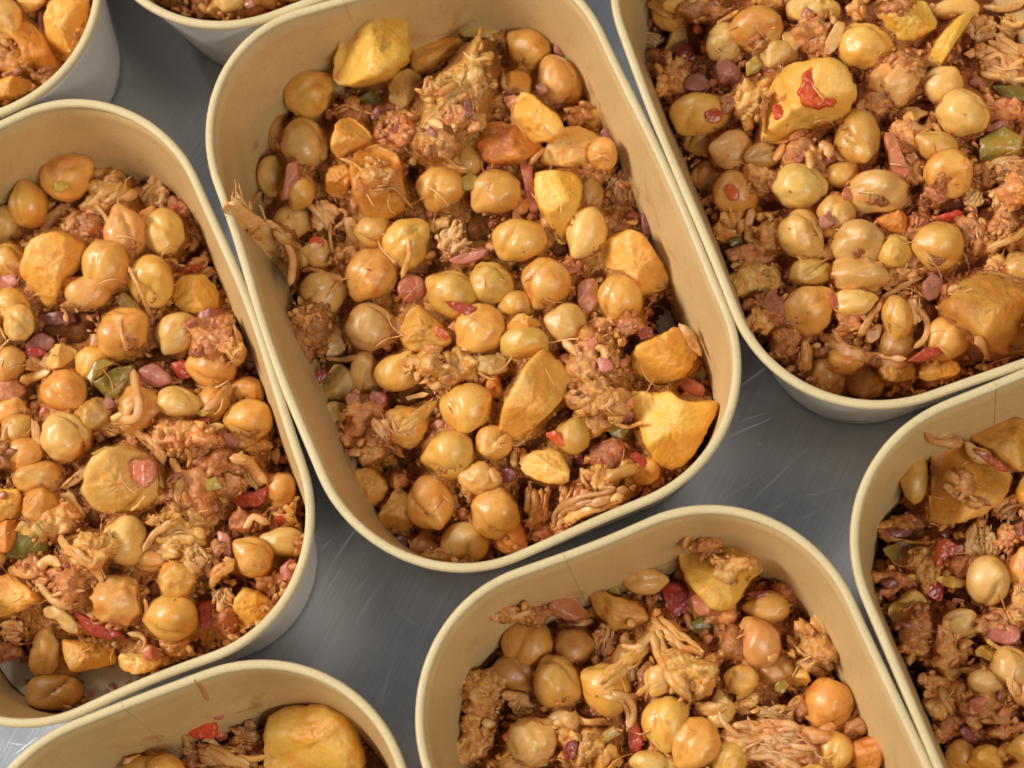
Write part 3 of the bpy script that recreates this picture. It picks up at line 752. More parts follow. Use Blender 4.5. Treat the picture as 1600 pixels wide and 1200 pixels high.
block('centre', 740, 280, 3.636, """
c 260 350 150 118 | g s
c 640 310 112 148 | y s
p 685,430 760,330 930,288 990,350 1050,450 1095,490 1125,610 1060,645 930,662 850,545 720,525 | o L2
h 860,220 900,175 950,200 950,260 890,270 | s L2
h 950,190 990,170 1012,300 985,360 950,290 | d L0
m 820 270 80 60 | d
c 412 592 146 152 | g w L2
c 520 822 118 112 | y s
c 832 690 122 142 | g w L2
m 760 830 120 55 | o
h 588,590 700,560 712,680 655,795 590,720 | s L2
m 560 500 60 60 | d L0
p 180,850 260,740 400,820 350,850 260,865 | o L2
c 290 930 135 100 | k s
p 888,960 1000,900 1150,830 1250,900 1285,1050 1180,1160 1040,1195 900,1110 | o
o 1150,810 1230,850 1300,960 1290,1010 1230,960 1180,870 | t L2
t 920,850 1010,830 1035,900 950,925 | d
m 900 830 70 70 | d
m 700 1030 140 150 | p
s 500,920 560,960 620,1020 | w36
s 690,960 740,950 760,1020 | w36
h 640,930 700,880 720,960 660,990 | s L2
h 690,1020 760,990 800,1080 720,1110 | p L2
""")
block('centre', 760, 540, 3.636, """
p 60,470 100,300 200,130 310,5 400,60 505,165 455,300 330,415 180,582 80,535 | o L3
c 180 60 90 90 | k s L0
p 800,255 960,262 1040,245 1110,310 1335,310 1290,430 1200,610 1080,705 960,672 880,560 845,420 | o L2
h 1070,200 1150,170 1250,240 1230,300 1140,300 | s L2
g 1140,120 1210,95 1260,150 1240,210 1190,190 | o L2
m 640 300 135 105 | p L2
m 600 440 110 80 | p
g 690,480 740,410 810,480 770,545 710,530 | o L2
h 750,370 800,345 850,390 820,440 760,430 | p L2
c 490 500 92 112 | k s
s 640,360 700,340 740,260 700,230 | w18
s 700,430 800,470 900,430 | w18
t 330,500 400,478 495,572 400,570 | o L2
t 510,610 590,590 630,650 560,690 500,670 | d
t 800,620 860,595 945,705 880,690 | r L2
m 700 620 110 70 | d
p 195,720 240,600 400,580 475,700 475,790 320,795 | y
k 240,790 345,790 350,1000 240,1080 | o
k 430,790 492,780 492,890 415,912 | o
s 375,1030 440,910 560,870 660,850 800,800 | w75
s 400,1040 520,960 660,910 780,850 | w50
s 680,765 780,730 875,700 | w44
s 630,800 740,805 | w30
k 520,700 600,690 650,770 600,820 520,790 | o
s 160,590 170,640 160,690 | w40
s 200,580 215,640 205,690 | w40
m 300 1040 80 50 | p
h 1290,330 1340,340 1330,400 1290,400 | s L2
""")
block('centre', 450, 570, 3.636, """
c 1010 245 148 142 | g s L2
c 905 510 152 138 | g s L2
c 810 780 132 152 | g s L2
c 1180 840 132 148 | g s L2
c 1265 975 88 88 | o s
c 1005 1015 132 118 | y s
c 800 1030 95 75 | d s L0
c 1170 440 98 90 | k s
m 430 330 135 150 | p
m 520 430 70 60 | d
k 488,300 560,305 605,430 520,440 | w L2
s 620,375 740,300 840,195 | w58
s 585,245 680,185 800,165 | w24
s 600,260 590,330 620,390 | w30
h 800,340 860,300 915,340 880,390 810,380 | p
c 1090 640 122 92 | p q
h 1170,600 1260,580 1310,610 1290,660 1200,680 | d
s 1150,580 1180,640 1190,680 | w36
m 640 650 60 40 | d L0
m 450 490 90 45 | o
p 345,590 480,575 572,680 545,800 450,820 400,700 | b
p 490,880 620,690 695,760 705,930 590,965 | b
h 590,980 660,960 700,1010 640,1050 | d L0
m 890 1080 90 45 | o
k 980,740 1050,690 1110,730 1060,800 | w
m 1010 880 60 50 | d L0
p 180,230 260,190 370,230 420,320 320,360 220,330 | k L0
h 320,170 400,160 420,230 340,260 | p
s 340,250 370,270 400,270 | w34
""")
block('left', 0, 180, 3.636, """
c 380 355 162 146 | g l L2
g 310,390 360,370 400,400 350,440 310,430 | y L3
c 160 505 106 132 | o s L2
c 55 625 92 112 | y s
c 600 390 120 80 | k s L0
p 120,900 180,720 300,648 400,678 495,740 475,830 380,930 345,1060 270,1105 180,1000 | o L2
c 600 862 136 152 | g s L3
c 712 660 112 152 | p s L2
c 845 610 60 70 | p s
c 930 665 112 132 | y s
k 450,510 560,380 660,328 760,380 755,500 640,560 560,630 480,580 | o L2
k 760,440 900,338 985,430 945,552 820,545 | w L2
s 450,540 400,600 380,660 | w40
s 540,500 600,570 630,640 | w26
m 560 580 90 80 | p
m 480 640 90 70 | d
c 850 945 124 148 | g s L2
p 960,1060 1000,920 1150,895 1245,980 1245,1120 1080,1145 | o
k 990,920 1060,850 1180,775 1225,900 1110,935 | w L2
t 985,915 1060,860 1170,830 1120,900 1040,940 | o L3
o 640,1030 700,1000 780,1070 860,1200 800,1200 700,1110 | t
g 650,1060 700,1000 760,1050 790,1110 720,1110 | o L2
c 500 1005 132 92 | p s
k 240,660 330,540 400,500 420,560 340,640 | t
s 230,660 320,560 390,510 | w50
m 260 560 60 60 | o
c 60 830 92 92 | g l
h 0,900 70,880 125,950 70,1000 0,990 | p
c 60 1080 105 95 | g s
c 108 1180 72 88 | y s
h 200,1150 310,1110 420,1120 440,1180 300,1200 | d
s 340,1080 380,1140 370,1200 | w20
s 380,1060 420,1090 | w24
m 180 1040 60 40 | d
h 940,830 990,810 1010,860 970,890 | d L0
s 930,830 980,810 1010,850 | w20
s 730,860 780,960 870,1170 | w22
m 1020 520 60 60 | d L0
t 960,510 1020,515 1000,540 | r
""")
block('left', 0, 480, 3.636, """
c 700 150 146 162 | o l L2
s 690,60 685,150 720,240 | w16
c 1012 152 122 118 | y s L2
h 1110,30 1200,0 1330,60 1260,110 1140,90 | m L2
h 130,230 220,140 325,180 300,240 200,260 | m L2
t 100,260 200,220 270,260 180,300 | r L2
p 220,310 340,180 460,265 335,372 | y
m 200 330 70 50 | o
c 40 320 95 95 | g s
h -60,390 90,395 162,470 95,545 -60,540 | s L2
s 120,430 200,400 290,360 | w40
c 360 470 128 112 | o l L2
c 372 735 158 162 | y l L3
t 220,590 260,545 315,580 280,630 225,625 | r L3
o 170,640 220,640 240,820 200,830 | p L3
c 100 700 75 75 | o s L2
c 140 835 92 82 | g s
m 20 830 45 70 | d
s 20,760 30,680 80,640 | w26
c 50 590 72 52 | g s L0
g 490,400 530,310 600,290 650,320 560,360 520,440 | o L2
g 520,430 640,345 760,325 800,470 745,570 580,500 | o L2
s 760,350 775,450 800,550 780,630 630,640 | w48
s 630,640 700,600 | w30
h 575,530 630,500 660,560 610,590 | m L3
h 780,350 890,308 1000,410 905,475 800,420 | m L2
t 955,325 1060,298 1105,390 1020,415 | r L2
c 1200 340 138 118 | g s
m 1200 175 135 105 | p L2
m 1330 250 60 50 | o L2
c 1010 542 128 88 | y s
c 1392 490 98 92 | g s
c 1410 640 134 114 | g s L2
s 1160,590 1240,540 1310,430 | w44
g 1090,600 1180,570 1220,590 1150,620 | y L2
s 690,660 760,700 850,760 940,890 | w74
k 540,720 570,640 650,630 720,690 640,740 | o L2
p 480,1020 520,860 660,770 800,800 900,900 935,1060 850,1160 700,1195 540,1155 | y L2
o 340,1010 500,880 525,940 430,1010 360,1040 | t L2
g 520,830 600,790 690,800 640,850 540,850 | y L3
h 730,870 880,855 905,960 835,1040 760,980 | s L3
m 1020 740 145 112 | o L2
h 1215,750 1290,700 1380,760 1330,820 1240,810 | m L2
m 1130 760 100 80 | p
t 1100,640 1200,620 1180,660 1110,680 | r L2
o 1140,690 1220,650 1290,670 1200,720 | t L2
m 1440 780 100 60 | o
k 1300,850 1420,850 1530,1000 1490,1060 1400,960 | o L2
s 1300,860 1400,870 1520,1000 | w40
t 1300,1080 1450,1050 1535,1000 1500,1130 1350,1155 | r
o 1530,830 1580,780 1600,850 1570,910 | t L2
s 960,860 1030,960 1000,1110 | w36
s 1050,800 1090,850 1070,920 | w20
m 1110 1060 140 110 | p
m 1240 900 130 80 | d
m 1300 1010 80 60 | p L2
g 1130,990 1230,960 1270,1030 1180,1050 | o
s 740,1160 790,1130 825,1070 | w14
c 210 970 132 92 | k s L0
p -30,1030 130,1040 135,1210 -30,1210 | o
p 130,1060 240,1020 320,1070 330,1180 230,1230 130,1190 | r L2
o 330,1060 400,1040 470,1150 500,1200 430,1200 380,1120 | t
s 340,1090 380,1190 470,1190 | w36
""")
block('left', 60, 780, 3.636, """
c 492 232 118 138 | y s L2
m 330 280 145 105 | o L2
k 600,200 720,90 850,50 970,120 960,260 890,420 850,320 740,320 615,290 | o L2
k 820,280 900,250 990,350 900,430 840,360 | t L3
s 860,60 870,140 | w24
s 600,300 650,200 760,120 | w40
m 730 110 90 50 | o L3
c 640 345 95 55 | k s L0
c 785 455 105 105 | o q
c 450 570 155 152 | p q L2
c 750 672 168 152 | g s L3
m 770 830 100 60 | o
s 120,200 160,270 250,330 330,390 370,470 | w66
s 0,400 60,340 130,380 | w50
s 0,480 90,580 200,620 | w30
s 60,560 160,520 270,520 | w24
m 200 460 140 120 | p
s 600,560 620,640 590,700 | w18
t 180,620 250,650 330,690 490,750 460,810 330,780 240,720 | r L2
o 15,610 110,585 200,680 245,770 150,760 100,680 20,670 | t L2
p 125,790 240,800 430,830 455,930 340,960 210,985 150,880 | o L2
p 440,880 560,850 710,885 710,945 560,1005 460,965 | y L2
h 580,860 640,820 710,880 660,930 600,910 | s L3
s 500,760 590,770 620,800 590,870 | w30
c 36 872 80 132 | y l L2
c 130 965 75 60 | d s L0
c 90 1092 155 102 | k s L0
t 905,585 1020,555 1055,660 960,765 915,720 | r
k 970,520 1080,460 1090,560 1070,680 1030,600 | w L2
m 1060 700 70 70 | d
p 1105,580 1180,478 1345,580 1335,645 1165,755 1120,690 | o
h 1180,450 1280,480 1350,570 1260,550 | p L0
h 1360,400 1450,330 1480,420 1410,480 | p
m 1330 470 90 70 | d L0
c 1215 330 112 112 | k s
c 1390 240 124 78 | y s
k 1300,30 1460,15 1485,160 1350,165 | o L2
t 1330,110 1380,90 1420,150 1370,170 | o L3
s 960,490 1040,380 1110,350 | w70
h 1010,170 1090,200 1110,330 1060,340 1020,260 | p L2
m 1180 130 90 50 | d
s 1160,170 1220,90 1310,140 | w28
m 1000 330 60 90 | d
""")
block('left', 0, 760, 3.333, """
g 20,370 110,200 230,190 290,240 250,340 130,390 | g L2
m 210 230 75 50 | y L3
p -30,470 60,450 200,540 225,590 130,650 -30,690 | o L2
p -30,200 80,150 110,220 60,340 -30,360 | r
s 40,430 120,450 190,470 | w36
k -20,720 60,680 130,720 120,790 30,800 | t L2
m 40 850 70 50 | d
s 0,720 70,700 120,760 | w24
h -20,30 40,20 30,100 -20,100 | s
""")
block('right', 950, 0, 3.636, """
c 450 15 115 50 | g s
k 170,180 260,170 330,230 290,270 200,240 | b
s 230,5 300,50 350,90 | w55
k 230,360 290,380 290,470 240,430 | t L0
m 250 330 70 50 | d L0
o 370,160 440,135 485,170 440,260 330,345 280,325 340,260 | t L2
t 385,265 490,240 505,360 440,395 400,340 | d L2
t 480,160 520,140 545,180 505,200 | o L2
m 590 80 95 60 | p
m 480 60 70 40 | d
c 660 240 90 98 | y s
c 840 168 152 136 | g s L2
s 620,150 680,100 740,60 | w24
h 440,440 530,402 592,490 515,532 430,515 | m L2
h 600,370 660,332 772,410 745,482 640,482 | m L2
m 390 470 85 90 | o
m 360 390 70 70 | o
c 520 652 172 126 | g s L2
t 545,640 610,605 660,640 640,700 570,705 | r L3
m 720 580 90 90 | d
m 830 570 85 110 | y
s 890,560 950,510 | w20
g 780,360 840,310 890,370 840,420 790,430 | y L2
c 970 315 92 72 | y s
p 862,800 880,640 940,440 1020,370 1180,336 1310,360 1422,560 1340,685 1180,752 1020,832 900,835 | o L2
t 1070,590 1100,420 1170,380 1260,460 1305,570 1250,610 1150,610 | o L3
t 930,600 990,590 1000,660 950,690 | o L3
c 702 858 128 112 | y s L3
c 1422 772 152 186 | g w L3
c 880 885 82 55 | d s
m 870 1000 105 85 | o
c 725 1095 124 126 | o s L2
t 660,1080 700,1045 745,1090 735,1140 690,1140 | o L3
c 570 1000 80 70 | d s L0
c 520 800 70 60 | d s L0
m 1000 870 50 60 | y
""")
block('right', 1160, 0, 3.636, """
p 240,0 400,-40 560,20 560,110 400,130 250,130 | y
m 440 200 125 130 | p L2
o 470,220 540,110 590,130 570,240 500,320 460,300 | t L3
o 220,190 300,160 330,260 300,300 230,250 | t L2
c 702 262 156 128 | g s L2
p 775,70 870,0 1050,10 1125,150 1000,225 880,255 820,170 | o
m 900 40 80 50 | p L2
c 1200 55 130 60 | y s
p 1290,45 1325,70 1160,310 1060,480 1000,550 985,520 1080,250 1170,140 | o L3
m 700 80 100 50 | d
m 650 60 60 50 | y
c 862 470 155 152 | p q L2
m 760 580 70 50 | p L2
m 930 350 80 60 | o L3
c 1255 642 170 150 | y s L3
c 1135 485 112 102 | y s
k 1270,110 1420,65 1435,170 1400,235 1340,270 1260,200 | w L2
k 1220,250 1330,260 1450,220 1640,300 1640,500 1440,460 1320,390 | w L2
s 1360,40 1480,60 1600,20 | w40
s 1480,120 1540,160 1600,130 | w36
k 1440,90 1560,60 1620,170 1540,240 1460,180 | t
g 1415,488 1640,480 1640,590 1480,560 | g
h 1270,470 1330,430 1395,480 1340,505 | m
o 815,655 960,590 1085,640 960,700 880,725 | t
s 940,720 1010,740 1100,700 1140,800 | w30
s 960,800 1050,740 1060,680 | w26
c 1100 832 114 80 | k s
c 1168 985 130 136 | g s L2
h 800,760 850,735 900,870 960,1000 870,1045 830,900 | s L2
m 960 970 80 60 | p
k 920,860 980,880 1000,950 930,930 | t L2
m 390 880 150 110 | p L2
s 370,850 390,960 | w40
s 430,820 500,840 490,900 | w40
c 330 1055 160 132 | y l L2
c 770 1090 175 126 | y l L2
h 555,1110 590,1050 635,1080 625,1150 570,1150 | s L3
c 560 985 80 70 | k s L0
g 1350,790 1480,720 1600,780 1560,900 1430,950 1340,920 | o
h 1360,740 1450,680 1520,690 1470,780 | p L2
m 1480 620 110 70 | p
k 1370,960 1520,900 1640,900 1640,1000 1480,1060 1400,1050 | t L2
k 1240,1110 1340,1040 1360,1150 1290,1200 | w L2
k 1400,1080 1480,1050 1480,1190 1420,1190 | w L2
m 1560 1100 90 90 | o
m 1330 1000 90 70 | d L0
m 1060 1120 70 80 | d L0
""")
block('right', 1100, 300, 3.158, """
c 482 205 112 118 | p l L2
h 560,130 620,100 660,140 610,180 570,175 | p L3
c 762 250 122 108 | y l L2
c 770 405 145 88 | p q
c 1150 268 138 132 | g s L2
t 1070,130 1180,110 1270,80 1285,150 1170,150 | o L2
m 1060 150 60 50 | d
c 515 585 142 140 | g l L3
t 620,480 660,530 665,590 635,570 | r L3
c 740 545 105 62 | y s
m 720 650 90 60 | p
c 955 625 72 112 | g s L2
k 990,550 1040,510 1090,600 1060,670 1010,640 | w L3
s 1085,418 1000,450 900,510 820,620 760,720 | w36
s 560,705 640,740 740,815 860,840 1000,845 | w44
s 640,690 680,760 780,800 1000,825 | w24
s 1040,560 1110,640 1100,720 1030,770 | w30
t 1005,830 1100,758 1190,768 1185,800 1060,845 | r L2
p 1045,915 1068,820 1190,808 1265,860 1250,905 1120,945 | o L2
p 1135,580 1230,460 1380,378 1500,415 1640,480 1640,770 1430,805 1280,690 | b L2
s 1390,290 1480,250 1600,180 | w40
k 1370,370 1440,270 1510,350 1500,430 1400,400 | o L2
s 1195,490 1260,460 | w26
h 1070,450 1130,400 1190,440 1150,530 1090,540 | m L2
c 130 185 70 60 | o s L0
g 120,240 170,210 210,250 180,280 130,270 | g L2
s 245,80 205,170 230,240 300,300 | w34
m 230 340 100 70 | p
m 290 480 120 110 | y
m 330 590 110 80 | d
m 160 130 90 60 | o
c 530 395 95 62 | k s
c 940 300 82 82 | k s
m 560 300 80 50 | o
c 600 915 98 102 | d s
c 790 935 92 72 | d s
p 850,850 960,800 1050,860 1030,930 880,940 | b
s 505,730 495,810 490,890 | w60
m 440 760 100 90 | d
m 640 790 80 60 | d
o 790,690 850,640 890,660 870,730 820,750 | t L2
m 1380 220 100 90 | d
m 1480 160 70 90 | p L2
h 1260,740 1330,700 1390,790 1330,850 | d
s 1330,720 1380,760 1410,830 | w40
m 270 640 60 50 | o
m 380 640 90 60 | d L0
c 700 830 70 55 | o s
m 1020 340 70 60 | d L0
m 960 420 90 40 | p
""")
block('lower', 640, 780, 2.857, """
c 525 655 142 140 | g s L2
c 470 780 95 85 | d s
c 662 818 116 132 | g l L3
c 880 852 116 126 | g s L2
c 1050 362 98 60 | y s L2
g 870,360 920,380 950,430 890,420 | o
h 598,490 650,408 740,430 800,520 720,545 610,515 | s L2
m 560 510 60 40 | d L0
p 795,395 900,420 1040,460 1085,540 1000,600 970,650 880,570 820,490 | b L2
t 1125,385 1200,368 1262,430 1245,520 1190,545 1130,470 | r L3
h 1250,440 1300,405 1355,440 1345,510 1280,520 | s L3
g 1250,550 1310,525 1350,570 1300,610 1255,590 | g L2
s 1060,430 1110,550 1190,630 1310,695 | w80
s 845,830 920,760 1040,660 1100,590 | w70
s 1085,580 1120,690 1170,800 1255,890 | w62
s 1100,600 1060,620 1020,690 | w30
s 1080,740 1080,830 1000,880 | w24
s 865,870 960,880 995,950 975,1020 | w44
s 940,650 1000,670 1050,650 | w24
s 970,560 1010,555 | w34
k 805,725 830,580 860,545 925,640 925,725 | w L2
m 450 510 100 42 | o
s 440,540 540,500 | w20
s 660,590 740,560 830,540 | w24
c 740 660 88 80 | d s
m 330 850 100 85 | y
m 330 960 90 70 | o
m 280 1080 75 130 | o
c 300 880 60 60 | d s L0
s 320,1000 390,1010 | w34
c 545 1085 135 132 | y q L2
t 410,1060 440,1035 465,1060 430,1085 | o L3
k 440,930 490,880 560,900 540,960 460,980 | t
s 410,870 490,880 530,920 | w40
c 1142 1000 116 132 | g s L2
c 1275 1085 112 112 | g l L2
c 1090 1185 105 60 | y s L3
t 975,985 1030,1000 1042,1120 990,1165 970,1080 | r L2
c 1120 805 60 60 | y s
m 1060 830 60 80 | d
m 1270 790 100 80 | o L2
m 760 1090 110 90 | p
t 690,1080 750,1070 740,1170 690,1170 | d L2
c 680 1010 55 55 | y s L0
g 840,1060 910,1010 940,1050 870,1090 | y L2
s 700,960 780,1000 880,990 | w24
p 790,1140 920,1070 960,1200 800,1220 | b L0
m 440 1190 90 50 | o
m 1180 690 70 60 | d L0
h 1010,520 1060,500 1085,560 1030,580 | p
""")
block('lower', 1000, 780, 2.857, """
p 172,265 205,185 320,162 385,190 500,250 565,310 510,350 410,480 320,505 205,380 | o L2
m 290 210 80 40 | p L3
m 400 300 90 50 | o L3
c 520 640 102 112 | p s L2
c 560 480 102 70 | k s
t 470,420 560,405 600,440 520,450 | d L2
m 650 420 70 50 | d L0
k 648,640 680,540 790,535 890,620 905,700 850,795 740,740 650,745 | o L2
m 780 680 90 60 | p L3
p 640,740 700,700 760,790 740,870 660,840 | b
c 850 912 112 122 | o s L2
c 600 770 80 70 | d s L0
g 600,830 635,798 665,830 640,870 605,860 | o L2
k 300,1010 430,985 600,1000 750,1050 840,1110 840,1215 620,1215 420,1130 330,1090 | w L2
k 390,930 440,880 540,860 530,930 440,965 | o L2
k 500,940 640,920 695,960 680,1010 560,1000 | b
s 225,940 310,930 390,920 | w60
c 450 810 62 58 | k s
m 420 650 60 80 | d
m 350 520 70 60 | o
p 930,1090 1050,1050 1098,1045 1060,1220 960,1210 | r L2
c 870 1130 80 90 | g s
m 950 1010 80 60 | d L0
s 570,720 615,690 | w24
m 250 720 90 60 | p
s 200,510 240,580 | w24
m 800 1060 70 50 | o
m 740 940 60 50 | d L0
""")
block('corner', 1360, 620, 4.0, """
c 270 510 85 150 | k s
p 340,780 380,340 470,290 590,310 880,470 890,540 760,700 560,780 420,810 | o L2
p 575,240 640,150 780,115 920,125 1040,160 1040,470 900,480 720,330 | b L2
s 330,225 400,280 580,300 | w50
k 330,230 480,225 590,270 560,310 400,295 | w L3
o 590,270 740,340 760,430 660,410 600,350 | t L3
t 640,320 700,330 840,420 868,470 790,460 680,370 | r L3
m 560 560 110 80 | p L3
t 610,620 690,620 780,690 690,680 | s L3
k 770,740 900,600 960,640 890,770 800,790 | t
k 590,800 690,770 800,930 810,980 610,1060 580,920 | t L2
s 520,880 580,860 | w44
t 400,900 480,870 550,930 540,1010 430,1080 390,1040 | o L2
t 420,850 500,820 530,870 460,890 | d
m 200 830 150 90 | d
h 100,830 250,820 270,870 130,880 | d L2
g 80,950 200,880 310,920 280,1050 170,1080 | o
s 120,890 260,910 400,910 | w16
m 700 1050 60 60 | d L0
h 520,930 580,920 580,980 530,990 | p L3
c 740 1150 132 150 | y s L2
c 950 1080 90 140 | o s L2
m 860 890 70 80 | o
h 890,810 970,770 980,880 900,880 | p
m 560 1060 80 60 | d
p 390,1130 490,1110 600,1140 590,1190 480,1200 | o L2
t 300,1180 400,1140 470,1190 440,1300 360,1250 | r
m 150 1150 130 60 | p
h 60,1160 150,1130 190,1190 100,1200 | d L2
""")
block('corner', 1360, 900, 4.0, """
p 95,200 270,60 330,110 370,190 280,290 140,300 | y L2
m 300 300 120 110 | p L2
m 310 430 90 90 | p
c 570 290 90 70 | y s
k 420,420 460,220 500,310 560,380 520,430 | o L3
m 520 480 130 100 | p
m 760 280 100 50 | m
h 690,330 800,290 930,310 920,400 830,440 740,400 | p L2
p 640,480 700,420 840,470 830,530 740,540 | o L2
s 700,370 780,440 900,490 | w30
c 880 570 130 130 | y l L2
o 840,640 880,620 960,740 880,770 | w L3
s 460,610 580,580 680,590 | w40
s 480,620 560,650 | w44
c 720 660 62 42 | y s L3
s 440,680 460,760 530,870 | w70
m 720 790 150 140 | p L2
h 600,780 720,740 760,800 640,880 | s L2
h 790,870 830,820 870,860 830,900 | s L3
m 540 750 50 60 | y
m 430 840 60 60 | o
m 480 960 90 90 | d
h 550,960 620,940 680,1040 600,1060 | d
m 860 970 130 70 | p
p 590,1200 640,1080 740,1040 830,1100 860,1220 | o L2
m 880 1100 90 60 | p
c 960 1080 80 70 | g s
m 660 960 60 60 | d L0
m 960 180 80 120 | p
m 900 250 60 50 | o
h 600,150 560,170 500,170 520,130 | p
""")
block('low_left', 0, 1000, 2.5, """
p 1035,310 1120,260 1260,228 1345,270 1390,330 1425,430 1425,540 1030,540 | o L3
p 1400,400 1430,430 1430,520 1400,520 | r
t 728,345 790,303 855,330 835,382 750,385 | o L2
h 830,370 870,340 895,380 860,405 | s L2
h 835,290 870,285 875,310 840,315 | p L0
k 760,385 900,430 1000,490 1010,540 780,540 | t L2
k 900,345 1000,325 1030,380 940,420 | b
s 770,400 860,440 980,490 | w50
s 720,370 740,430 | w24
m 590 470 90 55 | o
c 650 505 70 50 | o s L2
c 560 510 90 50 | g s
m 960 420 70 50 | d L0
s 480,480 560,450 | w20
s 920,450 1000,470 1040,450 | w18
s 757,152 790,185 800,215 820,242 | w16
m 760 440 40 40 | d L0
""")
block('top_left', 0, 0, 3.077, """
p 220,50 300,-30 425,-30 415,130 360,255 300,305 240,235 212,120 | o L2
p 60,-30 235,-30 205,40 110,68 | y L2
p 50,170 120,80 200,150 290,330 210,385 130,340 110,230 | r
c 10 90 90 95 | p s
m 55 280 80 85 | m
p -40,385 90,368 172,412 100,455 -40,495 | o L2
h 180,60 205,40 210,150 190,180 | p L2
m 210 350 60 40 | d
""")
block('top', 0, 0, 3.077, """
m 1080 50 100 45 | o
k 930,-20 1000,-20 985,85 945,80 | t L2
m 1180 30 60 40 | d
h 1170,10 1220,0 1230,35 1185,45 | m L2
t 850,20 910,25 900,60 860,50 | d
c 1120 0 60 40 | y s
s 1180,0 1250,10 1320,20 | w24
m 1280 10 70 25 | p
""")

# ------------------------------------------------------------------ placing the pieces: each is set down on what already lies there
def cells(u0, u1, v0, v1):
    j0 = max(int((u0 - U0) / ST), 0); j1 = min(int((u1 - U0) / ST) + 2, UU.shape[1])
    i0 = max(int((v0 - V0) / ST), 0); i1 = min(int((v1 - V0) / ST) + 2, UU.shape[0])
    return slice(i0, i1), slice(j0, j1)
def zat(u, v):
    i = np.clip(np.round((np.asarray(v) - V0) / ST).astype(int), 0, UU.shape[0] - 1); j = np.clip(np.round((np.asarray(u) - U0) / ST).astype(int), 0, UU.shape[1] - 1)
    return ZB[i, j]
CAP = RIM_Z * .86
NAMES = {'c': 'chickpea', 'p': 'potato_chunk', 'h': 'ham_piece', 't': 'tomato_piece', 'g': 'pepper_piece', 'm': 'mince_clump', 'o': 'skin_flake', 'k': 'chicken_chunk', 's': 'chicken_shred'}
CATS = {'c': 'chickpea', 'p': 'potato', 'h': 'ham', 't': 'tomato', 'g': 'pepper', 'm': 'mince', 'o': 'skin', 'k': 'chicken', 's': 'chicken'}
DEFAULT_TONE = {'c': 'g', 'p': 'o', 'h': 'p', 't': 'r', 'g': 'o', 'm': 'p', 'o': 't', 'k': 't', 's': 't'}
THINGS = []; PMASK = np.zeros(UU.shape, bool)
items = []
for bi, (tub, x0, y0, s, text) in enumerate(DATA):
    for li, line in enumerate(text.strip().splitlines()):
        if 'skip' in line: continue
        head, _, flags = line.partition('|'); kind, *nums = head.split(); fl = flags.split()
        tone = DEFAULT_TONE[kind]; style = 's'; layer = {'m': .5, 's': 4}.get(kind, 1); wd = None
        for f in fl:
            if f == 'H': style = 'H'
            elif f[0] == 'L': layer = int(f[1:])
            elif f[0] == 'w' and len(f) > 1: wd = float(f[1:]) / s
            elif kind == 'c' and f in 'slwq' and fl.index(f) > 0: style = f
            else: tone = f
        if kind == 'm' and layer == 0: layer = .2
        if kind + '_' + tone not in M and kind != 's': tone = DEFAULT_TONE[kind]
        if kind in 'cm' and ',' not in nums[0]: n = [float(q) for q in nums]; k_ = 1.06 if kind == 'c' else 1.18; geo = (x0 + n[0] / s, y0 + n[1] / s, k_ * n[2] / s, k_ * n[3] / s)
        else: geo = np.array([[float(q) for q in a.split(',')] for a in nums]) / s + [x0, y0]
        if kind == 'c':                                                  # chickpeas are much of a size; what looks smaller is partly hidden
            q = math.sqrt(geo[2] * geo[3]); q2 = float(np.clip(q, 30 + (q - 30) * .45 if q < 30 else 0, 40.5)); geo = (geo[0], geo[1], geo[2] * q2 / q, geo[3] * q2 / q)
        if kind == 'c' and style == 's': style = 'sswsl'[(len(items) * 7) % 5]
        items.append((KEYS.index(tub), layer, len(items), kind, tone, style, wd, geo, tub))
